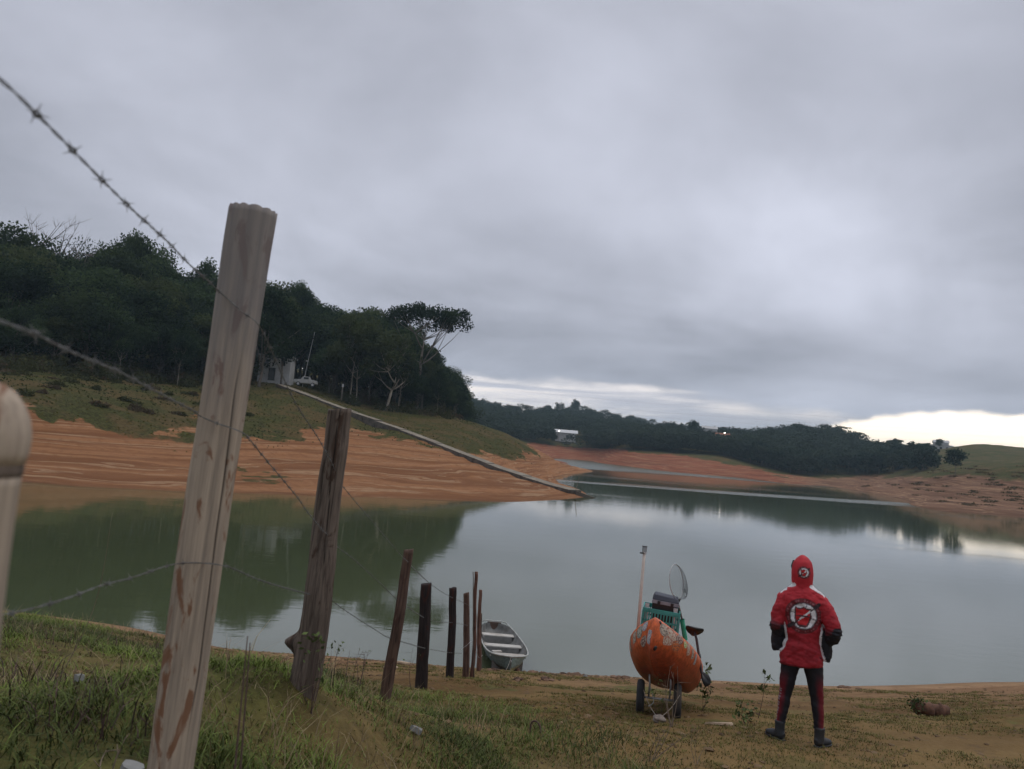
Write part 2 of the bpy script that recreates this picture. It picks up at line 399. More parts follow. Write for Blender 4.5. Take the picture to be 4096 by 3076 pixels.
M_ground = mat('ground', fn=ground_fn)
ground = tag(link('ground', ground_me, None, M_ground), kind='structure')

# distant mountains beyond the gap
def ridge(name, pts, Y, depth, base=0):
    V = []; F = []; n = len(pts); n2 = n*8
    P0 = [at(px, py, Y) for px, py in pts]
    xs = np.array([p.x for p in P0]); zs = np.array([p.z for p in P0])
    X = np.linspace(xs[0], xs[-1], n2); Z = np.interp(X, xs, zs)+fbm(X*.012, X*0, 4, 77)*20
    prof = [(-depth, 0.0), (-depth*.6, .3), (-depth*.25, .75), (0, 1.0), (depth*.3, .7), (depth, 0.0)]
    for i in range(n2):
        for k, (dy, h) in enumerate(prof):
            V.append((X[i], Y+dy, max(-20, base+Z[i]*h)))
    m = len(prof)
    for i in range(n2-1):
        for k in range(m-1): F.append((i*m+k, (i+1)*m+k, (i+1)*m+k+1, i*m+k+1))
    return np_mesh(name, np.array(V), np.array(F), True)
M_hill = mat('far_hillside', (.05, .06, .05), .95, spec=.1)
mo = tag(link('mountains', ridge('mountains', [(3300, 1900), (3500, 1805), (3560, 1772), (3600, 1790), (3650, 1782), (3720, 1800), (3780, 1778), (3880, 1805), (4000, 1800), (4200, 1860), (4500, 1925)], 3600, 500), None, M_hill), kind='structure')

# ---------------------------------------------------------------- water
def water_fn(g, P):
    p = g.pos(); px, py, pz = g.xyz(p)
    g.put(P.inputs['Base Color'], (.072, .088, .042, 1))
    P.inputs['IOR'].default_value = 1.9; P.inputs['Specular IOR Level'].default_value = .5
    dist = g.m('SQRT', g.add(g.mul(px, px), g.mul(py, py)))
    # calm water; breezes ruffle long bands of it
    b1 = g.noise(g.scale(p, (.010, .055, 1)), 1.0, 3, .5, .3)
    sl = g.add(py, g.mul(px, -.50))
    slA = g.add(py, g.mul(px, -.33), g.mul(g.sub(b1, .5), 40.0)); bandA = g.mul(g.step(slA, 102.0, 107.0), g.step(slA, 116.0, 109.0), .7)
    bandB = g.step(g.add(sl, g.mul(g.sub(b1, .5), 60.0)), 165.0, 190.0)
    ruf = g.m('MAXIMUM', g.m('MAXIMUM', bandA, bandB), g.mul(g.step(b1, .55, .70), .25))
    w1 = g.noise(g.scale(p, (.55, 1.1, 1)), 1.0, 3, .5)
    w2 = g.noise(g.scale(p, (2.4, 5.0, 1)), 1.0, 3, .55)
    h = g.add(g.mul(w1, .0034), g.mul(w2, .0009), g.mul(ruf, g.noise(g.scale(p, (1.2, 2.6, 1), (5, 3, 0)), 1.0, 4, .6), .050))
    g.put(P.inputs['Normal'], g.bump(h, 1.0, 1.0))
    g.put(P.inputs['Roughness'], g.add(.045, g.mul(ruf, .16)))
M_water = mat('lake_water', fn=water_fn)
wv = []; wf = []
wb = MB()
wb.add([(-3000, 10, 0), (3000, 10, 0), (3000, 3000, 0), (-3000, 3000, 0)], [(0, 1, 2, 3)])
water = tag(wb.build('water', M_water), kind='structure')
# ---------------------------------------------------------------- vegetation
CI = CAMROT.transposed()
def project(p):
    d = CI @ (Vector(p)-EYE); return 2048-FPX*d.x/d.z, 1538+FPX*d.y/d.z
def hit_ground(px, py, y0=30, y1=900, n=260):
    d = ray(px, py); Y = np.geomspace(y0, y1, n); X = d.x/d.y*Y; Z = 5+d.z/d.y*Y
    h = height(X, Y, False); k = np.nonzero((Z < h) & (h > .05))[0]
    return None if not len(k) else Vector((X[k[0]], Y[k[0]], h[k[0]]))
def leaves(C, size, rs, flat=0.0, asp=.62):
    """small leaf sprays: one rhomb for each centre"""
    n = len(C); a = rs.normal(size=(n, 3)); a[:, 2] *= (1-flat); a /= np.linalg.norm(a, axis=1)[:, None]+1e-9
    b = rs.normal(size=(n, 3)); b[:, 2] *= (1-flat*.8); b -= (a*b).sum(1)[:, None]*a; b /= np.linalg.norm(b, axis=1)[:, None]+1e-9
    s = (size*(.6+.8*rs.random(n)))[:, None]
    V = np.stack([C-a*s, C-b*s*asp, C+a*s, C+b*s*asp], 1).reshape(-1, 3)
    return V, np.arange(4*n).reshape(n, 4)
def leaf_fn(dark, light, hi):
    def fn(g, P):
        t = g.attr('tint', 'Fac'); r = g.rnd()
        nt = g.nt; out = nt.nodes['Material Output']; tr = g.node('ShaderNodeBsdfTranslucent'); ms = g.node('ShaderNodeMixShader'); ms.inputs[0].default_value = .35
        nt.links.new(P.outputs[0], ms.inputs[1]); nt.links.new(tr.outputs[0], ms.inputs[2]); nt.links.new(ms.outputs[0], out.inputs[0])
        c = g.mix(t, dark+(1,), light+(1,))
        c = g.mix(g.step(r, .45, 1.0, 0.0, .55), c, hi+(1,))
        c = g.mix(g.step(r, .35, 0.0, 0.0, .5), c, tuple(x*.7 for x in dark)+(1,))
        g.put(P.inputs['Base Color'], c); g.put(tr.inputs[0], c); P.inputs['Roughness'].default_value = .9
        P.inputs['Specular IOR Level'].default_value = .08
    return fn
M_leaf = mat('leaf_green', fn=leaf_fn((.015, .030, .018), (.070, .105, .042), (.095, .105, .038)))
M_leaf_far = mat('leaf_far', fn=leaf_fn((.024, .044, .036), (.062, .088, .056), (.060, .074, .048)))
M_bark = worn('bark', (.16, .135, .11), .9, .35, 3, bump=.02)
M_bark_pale = worn('bark_pale', (.34, .29, .23), .85, .25, 2.5, bump=.01, dirt=(.22, .16, .11))

def crown_points(rs, kind, n):
    """template 10 m high: cluster centres, then sprays round them"""
    if kind == 'broad': c0, R, k = (0, 0, 6.3), (3.7, 3.7, 3.4), 46
    elif kind == 'tall': c0, R, k = (0, 0, 6.0), (2.6, 2.6, 3.9), 40
    elif kind == 'low': c0, R, k = (0, 0, 5.0), (4.0, 4.0, 4.8), 56
    elif kind == 'umbrella': c0, R, k = (.5, 0, 8.9), (4.9, 4.4, .95), 60
    elif kind == 'open': c0, R, k = (0, 0, 7.0), (3.3, 3.3, 2.6), 24
    d = rs.normal(size=(k, 3)); d /= np.linalg.norm(d, axis=1)[:, None]
    d[:, 2] = np.where(d[:, 2] < -.55, -d[:, 2], d[:, 2])
    rad = .45+.6*rs.random(k)**.6
    C = np.array(c0)+d*np.array(R)*rad[:, None]
    cr = (.55+.75*rs.random(k))*np.mean(R)*.34
    if kind == 'umbrella': cr = cr*.62
    w = cr**2; per = np.maximum(8, (n*w/w.sum()).astype(int))
    P = []; T = []
    for i in range(k):
        q = rs.normal(size=(per[i], 3)); q /= np.linalg.norm(q, axis=1)[:, None]; q *= (rs.random(per[i])**.4)[:, None]
        q[:, 2] *= .72
        P.append(C[i]+q*cr[i]*1.15); T.append(np.clip(rs.random()**1.5*.85+q[:, 2]*.25+rs.normal(size=per[i])*.08, 0, 1))
    return np.concatenate(P), np.concatenate(T), C
def limb_mesh(rs, C, trunk_r=.22, top=5.5, lean=(0, 0), n_l=9, fork=None, seg=6):
    mb = MB(); pts = []
    for i in range(7):
        t = i/6; pts.append((lean[0]*t+rs.normal()*.07*t, lean[1]*t+rs.normal()*.07*t, -.4+(top+.4)*t))
    mb.tube(pts, [trunk_r*(1.25 if i == 0 else 1)*(1-.62*i/6) for i in range(7)], seg)
    for c in C[rs.permutation(len(C))[:n_l]]:
        i = rs.integers(2, 6); p = Vector(pts[i]); e = Vector(c); m1 = p.lerp(e, .5)+Vector((rs.normal()*.2, rs.normal()*.2, .25))
        mb.tube([p, m1, e], [trunk_r*.42, trunk_r*.28, trunk_r*.08], 5)
    return mb
def crown_mesh(rs, kind, n, size):
    P, T, C = crown_points(rs, kind, n); V, Fq = leaves(P, np.full(len(P), size), rs, .25)
    me = np_mesh('crown', V, Fq); set_attr(me, 'tint', T, 'FACE'); return me, C
TPL = []
for i, (kind, n) in enumerate([('broad', 9500), ('broad', 9500), ('tall', 8000), ('low', 12000), ('low', 12000), ('tall', 8000), ('open', 4400), ('broad', 8500)]):
    rs = np.random.default_rng(100+i); me, C = crown_mesh(rs, kind, n, .145 if kind != 'open' else .125); me.materials.append(M_leaf)
    tm = limb_mesh(rs, C, .20).build('trunk', M_bark, None, True); TPL.append((kind, me, tm.data)); bpy.data.objects.remove(tm)
FTPL = []
for i, kind in enumerate(['broad', 'low', 'tall', 'broad', 'low']):
    rs = np.random.default_rng(200+i); me, C = crown_mesh(rs, kind, 1100, .44); me.materials.append(M_leaf_far)
    tm = limb_mesh(rs, C, .16, n_l=3, seg=4).build('trunk', M_bark, None, True); FTPL.append((kind, me, tm.data)); bpy.data.objects.remove(tm)

def place_tree(tp, x, y, h, rs, label, group, w=1.0, name='tree', z=None, lean=0):
    kind, cm, tm = tp
    z = H(x, y)-.2 if z is None else z
    t = empty(name, (x, y, z), (rs.normal()*.03, lean+rs.normal()*.03, rs.random()*6.28), label=label, cat='tree', group=group)
    s = h/10; t.scale = (s*w, s*w, s)
    link('crown', cm, t); link('trunk', tm, t)
    return t
rs = np.random.default_rng(5)
SKY = [(-400, 900), (0, 945), (130, 1010), (330, 1000), (430, 985), (520, 965), (600, 1055), (690, 1115), (760, 1085), (860, 1110), (950, 1130), (1100, 1140), (1180, 1178), (1240, 1195), (1330, 1240),
       (1420, 1232), (1560, 1268), (1640, 1330), (1700, 1400), (1780, 1470), (1835, 1535), (1860, 1640)]
SB = [(-400, 1460), (0, 1490), (500, 1525), (800, 1545), (1100, 1538), (1350, 1600), (1580, 1648), (1750, 1695), (1850, 1715)]
SD = [(-400, 84), (0, 86), (500, 96), (800, 106), (1100, 118), (1350, 120), (1580, 124), (1750, 127), (1850, 130)]
ip = lambda T, x: float(np.interp(x, [a for a, b in T], [b for a, b in T]))
LB = ['dense dark green tree crowded among others in the wood on the left bank', 'front tree of the left bank wood with foliage down to the undergrowth']
def bank_tree(px, dD, toppx, tp=None, w=1.0, row=0):
    Y = ip(SD, px)+dD; p = at(px, 1500, Y); zg = H(p.x, p.y); top = at(px, toppx, Y).z
    h = max(5.0, (top-zg)*1.02); k = int(rs.integers(len(TPL))) if tp is None else tp
    # keep the crown's width in metres sensible
    wd = w*(1.0 if h < 13 else 13/h)*(.95+.25*rs.random())
    w_ = ('at the left edge, beyond the blurred post' if px < 180 else 'below the two bare trees at far left' if px < 400 else 'around the tall pointed crown left of the pale post' if px < 640 else 'just left of the big pale post' if px < 860
          else 'behind the big pale post' if px < 1090 else 'around the white building and parked cars' if px < 1290 else 'in the middle of the wood right of the mast' if px < 1480 else 'beside the umbrella-shaped tree' if px < 1680 else 'at the right end of the wood')
    r_ = 'front tree ' if row == 0 else ('low back tree ' if dD > 45 else 'tall rear tree ' if dD > 23 else 'middle tree ')
    return place_tree(TPL[k], p.x, p.y, h, rs, r_+w_, 'trees of the wood on the left bank', wd)
px = -330
while px < 1850:                      # front row, then rows up the slope
    s = ip(SKY, px); b = ip(SB, px)
    if not (1010 < px < 1300): bank_tree(px+rs.normal()*12, 3+rs.random()*5, s+(b-s)*(.30+.25*rs.random()), tp=int(rs.choice([3, 4, 0, 1])), w=1.1)
    px += 82+rs.random()*30
for row, (dD, lo, hi, stepx) in enumerate([(10, .18, .38, 84), (18, .06, .2, 80), (27, .0, .10, 76), (38, .0, .07, 92)]):
    px = -330+row*31
    while px < 1850-row*12:
        s = ip(SKY, px); b = ip(SB, px); dd = dD+rs.random()*5
        if row == 0 and 1040 < px < 1290: dd += 14
        bank_tree(px, dd, s+(b-s)*(lo+(hi-lo)*rs.random()), tp=int(rs.choice([0, 1, 3, 4, 7, 2, 5])), row=1)
        px += stepx*(.8+.5*rs.random())
for px, top, w in [(500, 962, .8), (1420, 1228, .9), (1200, 1180, .9), (775, 1062, .6), (0, 930, 1.0), (1150, 1150, .8), (1790, 1480, .7), (1700, 1395, .8), (1835, 1530, .7), (1560, 1262, .9)]:
    bank_tree(px, 24, top, tp=int(rs.choice([0, 2, 5, 7])), w=w, row=1)

for px in range(-300, 1850, 40):
    bank_tree(px, 60+rs.random()*8, ip(SKY, px)+60+60*rs.random(), tp=int(rs.choice([3, 4])), w=1.5, row=1)
for px in range(930, 1840, 30):
    bank_tree(px, 46+rs.random()*8, ip(SKY, px)+40+60*rs.random(), tp=int(rs.choice([3, 4])), w=1.3, row=1)
t_ = bank_tree(1040, -6.5, 1168, tp=3, w=.75); t_['label'] = 'leafy tree in front of the white two-storey building, hiding its upper left'
t_ = bank_tree(1128, -3.0, 1215, tp=5, w=.7); t_['label'] = 'slim leafy tree at the right corner of the white two-storey building'
# the umbrella-shaped tree that stands out above the wood
def special_tree(name, kind, px, base_py, Y, toppx, label, seed, n, leaf, lean=(0, 0), bark=M_bark, trunk_r=.2, top=6.5, nl=16, w=1.0, spin=0.0):
    r = np.random.default_rng(seed); p = at(px, base_py, Y); zg = H(p.x, p.y)-.2; h = at(px, toppx, Y).z-zg
    t = empty(name, (p.x, p.y, zg), (0, 0, spin), label=label, cat='tree'); s = h/10; t.scale = (s*w, s*w, s)
    P, T, C = crown_points(r, kind, n) if n else (None, None, None)
    if n:
        V, Fq = leaves(P, np.full(len(P), leaf), r, .35); me = np_mesh('crown', V, Fq); set_attr(me, 'tint', T, 'FACE'); link('crown', me, t, M_leaf)
    else: C = np.array([(math.cos(a)*q, math.sin(a)*q*.6, z_) for a, q, z_ in zip(r.random(26)*6.28, 1.2+r.random(26)*3.2, 7+r.random(26)*3)])
    mb = MB(); L = Vector((lean[0], lean[1], 0)); trunk = [Vector((0, 0, -.3)), L*.3+Vector((.05, 0, top*.4)), L*.7+Vector((-.05, 0, top*.75)), L+Vector((0, 0, top))]
    mb.tube(trunk, [trunk_r*1.2, trunk_r, trunk_r*.85, trunk_r*.6], 7)
    k = 5; hubs = []
    for j in range(k):
        a = j*6.283/k+.4; e = trunk[2+(j % 2)]; m_ = e+Vector((math.cos(a)*1.6, math.sin(a)*1.6, 1.0+.4*r.random())); mb.tube([e, e.lerp(m_, .5)+Vector((0, 0, -.12)), m_], [trunk_r*.55, trunk_r*.42, trunk_r*.3], 5); hubs.append(m_)
    for c in C[:nl+12]:
        c = Vector(c); hb = min(hubs, key=lambda q: (q-c).length); md = hb.lerp(c, .55)+Vector((0, 0, -.15)); mb.tube([hb, md, c], [trunk_r*.28, trunk_r*.17, trunk_r*.06], 4, cap=False)
        for q in range(3 if not n else 1):
            e2 = c+Vector((r.normal()*.7, r.normal()*.5, abs(r.normal())*.25)); mb.tube([md.lerp(c, .6), e2], [trunk_r*.1, trunk_r*.04], 3, cap=False)
    mb.build('trunk', bark, t, True)
    return t
special_tree('tree', 'umbrella', 1668, 1600, 134, 1226, 'umbrella-shaped tree with a flat open crown standing above the wood', 11, 7500, .12, (.1, 0), w=.88, top=5.9, trunk_r=.17)
special_tree('tree', 'umbrella', 140, 1400, 122, 868, 'leafless tree with spreading crooked branches above the far left wood', 12, 0, 0, (.4, 0), M_bark, .19, 6.2, w=.62)
special_tree('tree', 'umbrella', 285, 1400, 122, 948, 'thin nearly bare tree with a small flat top beside the leafless one', 13, 420, .12, (0, 0), M_bark, .13, 7.6, w=.42)
# pale trunks at the edge of the wood
PT = [('slender pale-barked tree, straight trunk, beside the small white-topped post', 1398, 1598, 117, 1270, (.2, 0), .08, 4.5, 1.0),
      ('pale-barked tree with a thick forked trunk at the edge of the wood', 1543, 1636, 119, 1330, (.9, 0), .22, 3.4, 1.2),
      ('thin pale tree leaning right of the thick forked one', 1590, 1642, 121, 1380, (.5, 0), .08, 4.5, .9),
      ('pale sapling close to the right end of the wood', 1745, 1680, 125, 1480, (0, 0), .07, 4.5, .7),
      ('pale twin-stemmed tree right of the slender straight one', 1425, 1603, 119, 1300, (-.3, 0), .12, 4, .9),
      ('pale-trunked tree left of the big fence post, nearest to it', 705, 1570, 98, 1330, (.1, 0), .11, 4.6, .8),
      ('pale thin trunk among brown scrub at the foot of the left wood', 475, 1510, 93, 1300, (-.1, 0), .09, 4.6, .7)]
for i, (lb, px, py, Y, tp, ln, tr, tt, w) in enumerate(PT):
    special_tree('tree', 'broad', px, py, Y+2.5, tp, lb, 30+i, 4200, .19, ln, M_bark_pale, tr*.85, tt+.3, 6, w*.75)

# hills over the water: trees seen one by one first, the rest as one wood
def inpoly(x, y, P):
    r = False; j = len(P)-1
    for i in range(len(P)):
        if (P[i][1] > y) != (P[j][1] > y) and x < (P[j][0]-P[i][0])*(y-P[i][1])/(P[j][1]-P[i][1])+P[i][0]: r = not r
        j = i
    return r
WOOD = [(1800, 1600), (2049, 1678), (2223, 1672), (2322, 1664), (2471, 1694), (2600, 1738), (2750, 1766), (2900, 1766), (3173, 1756), (3331, 1756), (3457, 1800), (3560, 1840), (3700, 1868), (3745, 1884), (3560, 1900), (3420, 1902), (3300, 1898),
        (3190, 1902), (3015, 1862), (2894, 1824), (2700, 1811), (2471, 1800), (2420, 1800), (2290, 1795), (2200, 1782), (2100, 1775), (2000, 1765), (1850, 1740)]
def house_gap(px, py): return (2200 < px < 2345 and py > 1740 and py < 1800) or (3462 < px < 3520 and 1770 < py < 1830)
pts = []
r2 = np.random.default_rng(77)
while len(pts) < 900:
    a, b = r2.random()*1960+1800, r2.random()*320+1590
    if inpoly(a, b, WOOD) and not house_gap(a, b):
        p = hit_ground(a, b, 235, 900, 160)
        if p is not None and p.z > 2.5: pts.append((p, a, b))
def far_label(a):
    w = ('above the cove behind the ramp' if a < 2200 else 'around the white house with two windows' if a < 2380 else 'above the left half of the red bank' if a < 2700 else 'above the right half of the red bank' if a < 3050
         else 'where the red bank narrows to its right tip' if a < 3300 else 'behind the bay right of the red bank' if a < 3520 else 'at their right end by the grassy slope')
    return 'front tree of the far hills, '+w
# ridge-top and shore-edge trees
edge_line = [(1850, 1605, 5), (1900, 1625, 5), (1925, 1632, 6), (1980, 1650, 5), (2100, 1672, 6), (2150, 1668, 6), (2190, 1662, 9), (2235, 1660, 11), (2300, 1658, 13), (2270, 1662, 6),
             (2400, 1665, 6), (2425, 1668, 8), (2445, 1672, 8), (2460, 1674, 7), (2560, 1726, 5), (2640, 1742, 6), (2670, 1750, 10), (2720, 1760, 9), (2770, 1764, 11), (2830, 1764, 8), (2880, 1766, 8), (2960, 1766, 7), (3040, 1764, 5), (3180, 1756, 5), (3260, 1752, 4)]
FG = 'trees of the wooded hills across the lake'
cnt = 0
for a, b, h in edge_line:
    p = hit_ground(a, b+6, 235, 900, 160)
    if p is None: continue
    place_tree(FTPL[cnt % 5], p.x, p.y, h*.95, r2, 'tree standing on the skyline '+('of the far left ridge, beside the near wood' if a < 2060 else 'of the rounded ridge above the white house' if a < 2350 else 'on the descending right shoulder of the rounded ridge' if a < 2600 else 'of the middle hill, near the street lamp' if a < 2900 else 'of the last hill before the bright gap'), 'skyline trees across the lake', .95, z=p.z-.3); cnt += 1
for i in range(150):
    a = 2400+850*r2.random(); b = float(np.interp(a, [2400, 2471, 2700, 2894, 3015, 3190, 3260], [1800, 1799, 1810, 1823, 1860, 1900, 1905]))-2-7*r2.random()
    p = hit_ground(a, b, 235, 900, 160)
    if p is not None and p.z > 2: pts.append((p, a, b))
pts.sort(key=lambda q: q[0].y)
for p, a, b in pts[:110]:
    place_tree(FTPL[int(r2.integers(5))], p.x, p.y, 5.5+3.5*r2.random(), r2, far_label(a), FG, 1.1, z=p.z-.4)
VV = []; FF = []; TT = []; nb_ = 0
cache = []
for k, cm, tm in FTPL:
    co = np.empty(len(cm.vertices)*3, np.float32); cm.vertices.foreach_get('co', co); co = co.reshape(-1, 4, 3)
    tt = np.empty(len(cm.polygons), np.float32); cm.attributes['tint'].data.foreach_get('value', tt); cache.append((co, tt))
extra = []
while len(extra) < 380:             # the wood goes on over the ridge and out of the frame
    x, y = r2.random()*760-200, 300+r2.random()*420
    azx = math.degrees(math.atan2(x, y))
    if azx > -6 and azx < 24 or (azx < -12 and azx > -30):
        z = H(x, y)
        if z > 4: extra.append((Vector((x, y, z)), 0, 0))
for p, a, b in pts[110:]+extra:
    co, tt = cache[int(r2.integers(5))]; sel = r2.permutation(len(co))[:420]
    s = (.55+.32*r2.random()); an = r2.random()*6.28; c, sn = math.cos(an), math.sin(an)
    v = co[sel].reshape(-1, 3)*np.array([s*1.5, s*1.5, s]); v = np.stack([v[:, 0]*c-v[:, 1]*sn, v[:, 0]*sn+v[:, 1]*c, v[:, 2]], 1)+np.array([p.x, p.y, p.z-.5])
    VV.append(v); TT.append(np.clip(tt[sel]*.8+r2.random()*.35-.1, 0, 1))
VV = np.concatenate(VV); wm = np_mesh('wood', VV, np.arange(len(VV)).reshape(-1, 4)); set_attr(wm, 'tint', np.concatenate(TT), 'FACE')
tag(link('woods', wm, None, M_leaf_far), 'dark green woods covering the hills across the lake', 'woods', kind='stuff')

# flat-topped open trees on the right-hand hill
for px, py, h, lb in [(3365, 1758, 7, 'wide flat-topped tree on the slope above the bright gap in the clouds'), (3425, 1772, 6, 'small spreading tree right below the wide flat-topped one')]:
    p = hit_ground(px, py, 235, 900, 160)
    if p is not None:
        t = special_tree('tree', 'umbrella', px, py, p.y, py-h*7.5, lb, int(px), 900, .26, (.2, 0), M_bark, .12, 6.0, 8, 1.3); t.location.z = p.z-.3
for px, py, h, w, lb in [(3580, 1810, 6.5, 1.3, 'round dark tree left of the long white house'), (3640, 1812, 3.0, 1.6, 'low bushy tree between the round tree and the white house'), (3700, 1812, 3.4, 1.6, 'low bushy tree touching the left end of the white house'),
                         (3760, 1800, 5.2, .8, 'tree rising behind the roof of the white house'), (3820, 1905, 7, .9, 'lone bush-like tree on the grassy slope below the white house')]:
    p = hit_ground(px, py, 120, 900, 200)
    if p is not None: place_tree(FTPL[int(px) % 5], p.x, p.y, h, r2, lb, None, w, z=p.z-.3)

# undergrowth along the foot of the left wood and scrub on its slope
def scatter_bushes(name, spots, m, label, cat, seed, per=150, leaf=.16):
    r = np.random.default_rng(seed); VV = []; TT = []
    for x, y, R, hh in spots:
        q = r.normal(size=(per, 3)); q /= np.linalg.norm(q, axis=1)[:, None]; q *= (r.random(per)**.45)[:, None]; q[:, 2] = np.abs(q[:, 2])
        C = np.array([x, y, H(x, y)-.1])+q*np.array([R, R, hh]); v, _ = leaves(C, np.full(per, leaf), r, 0); VV.append(v)
        TT.append(np.clip(r.random()*.6+q[:, 2]*.3+r.random(per)*.2, 0, 1))
    VV = np.concatenate(VV); me = np_mesh(name, VV, np.arange(len(VV)).reshape(-1, 4)); set_attr(me, 'tint', np.concatenate(TT), 'FACE')
    return tag(link(name, me, None, m), label, cat, kind='stuff')
M_scrub = mat('scrub_leaf', fn=leaf_fn((.030, .042, .018), (.085, .095, .036), (.10, .070, .045)))
M_scrub_dry = mat('scrub_dry', fn=leaf_fn((.075, .060, .036), (.17, .125, .080), (.12, .10, .05)))
r3 = np.random.default_rng(8); sp = []; sp2 = []
for i in range(240):
    px = -380+2230*r3.random(); b = ip(SB, px); D = ip(SD, px)-4+r3.random()*12
    p = at(px, b, D)
    if 1010 < px < 1330 and D < ip(SD, px)+5: continue
    (sp if r3.random() < .72 else sp2).append((p.x, p.y, .8+1.3*r3.random(), .9+1.6*r3.random()))
for i in range(60):
    px = -350+1350*r3.random(); b = ip(SB, px)+r3.random()**1.6*130; q = hit_ground(px, b, 40, 140, 120)
    if q is None: continue
    (sp if r3.random() < .6 else sp2).append((q.x, q.y, .5+.9*r3.random(), .2+.5*r3.random()))
scatter_bushes('undergrowth', sp, M_scrub, 'dark green undergrowth along the foot of the left wood', 'undergrowth', 3)
scatter_bushes('dry_undergrowth', sp2, M_scrub_dry, 'brown dry scrub in front of the left wood', 'undergrowth', 4, 110)
# low scrub on the right-hand bank
sp = []
for i in range(120):
    px, py = 3400+900*r3.random(), 1850+190*r3.random(); q = hit_ground(px, py, 90, 400, 160)
    if q is not None and q.z > .5: sp.append((q.x, q.y, .8+1.8*r3.random(), .12+.35*r3.random()))
scatter_bushes('bank_scrub', sp, M_scrub_dry, 'low dry scrub scattered over the right-hand bank', 'scrub', 5, 70, .2)
# tufts and weeds on the left hillside so that its turf is not flat
TU = []
x = r3.random(26000)*120-85; y = 48+r3.random(26000)*85; z = height(x, y)
az_ = np.degrees(np.arctan2(x, y)); lim = np.interp(az_, [-50, -34, -28, -22, -17, -13, -8, -3, 1, 5], [4.4, 4.2, 3.0, 2.3, 2.3, 3.1, 3.6, 3.6, 3.9, 4.2])
k = (z-lim+fbm(x*.06, y*.06, 5, 31)*7+fbm(x*.5, y*.5, 5, 33)*3.0 > r3.normal(size=len(x))*.5) & (z > 1.0) & (az_ < 5)
C = np.stack([x[k], y[k], z[k]+.03], 1); v, f = leaves(C, np.full(len(C), .13), r3, 0)
me = np_mesh('turf', v, f); set_attr(me, 'tint', np.clip(fbm(C[:, 0]*.3, C[:, 1]*.3, 3, 9)*1.2+fbm(C[:, 0]*.06, C[:, 1]*.06, 3, 12)*2.6+.5+r3.normal(size=len(C))*.2, 0, 1), 'FACE')
M_turf = mat('turf_leaf', fn=leaf_fn((.024, .040, .012), (.18, .155, .055), (.13, .12, .04)))
tag(link('turf', me, None, M_turf), 'rough tufted grass on the slope of the left bank', 'grass', kind='stuff')
# ---------------------------------------------------------------- ramp, buildings, poles, lines
M_conc = worn('concrete', (.25, .215, .165), .9, .25, 1.2, bump=.01, dirt=(.20, .14, .09), dirt_amt=.5)
M_conc_side = worn('concrete_side', (.10, .085, .07), .95, .4, 1.5, bump=.02)
M_white = worn('white_wall', (.50, .50, .50), .8, .12, .8, dirt=(.35, .32, .28), dirt_amt=.3)
M_glass = mat('dark_glass', (.02, .025, .03), .12, spec=.6)
M_tin = worn('tin_roof', (.50, .50, .50), .5, .2, 1.5, metal=.3)
M_tile = worn('tile_roof', (.30, .12, .07), .85, .3, 3)
M_dark = mat('dark_metal', (.03, .03, .032), .5, .6)
# concrete boat ramp: separate cast slabs down the bank
rp = [(1120, 1548, 111), (1250, 1598, 107), (1400, 1655, 104), (1600, 1722, 100), (1750, 1780, 96), (2000, 1878, 90), (2200, 1945, 83), (2300, 1972, 79)]
RP = [at(*p) for p in rp]+[on_water(2378, 1990)-Vector((0, 0, .25))]
dist_ = [0]
for a, b in zip(RP, RP[1:]): dist_.append(dist_[-1]+(b-a).length)
def rampat(t): return Vector([float(np.interp(t, dist_, [p[i] for p in RP])) for i in range(3)])
ramp = empty('boat_ramp', RP[0], label='long pale concrete ramp running down the left bank into the water', cat='ramp')
L = dist_[-1]; n = 26
for i in range(n):
    a, b = rampat(L*i/n+.05), rampat(L*(i+1)/n-.05); T = (b-a).normalized(); S = T.cross(Vector((0, 0, 1))).normalized()*.85
    if S.y < 0: S = -S
    up = Vector((0, 0, .26 if i > 8 else .42)); dn = Vector((0, 0, -1.0)); j = Vector((0, 0, (i*37 % 7)*.008)); w0 = Vector((0, .0, 0))
    V = [a-S+up+j, b-S+up+j, b+S+up+j, a+S+up+j, a-S+dn, b-S+dn, b+S+dn, a+S+dn]
    V = [p-RP[0] for p in V]; m = MB()
    m.add(V, [(0, 1, 2, 3)], 0); m.add(V, [(0, 4, 5, 1), (1, 5, 6, 2), (2, 6, 7, 3), (3, 7, 4, 0), (4, 7, 6, 5)], 1)
    o = m.build('slab', [M_conc, M_conc_side], ramp)
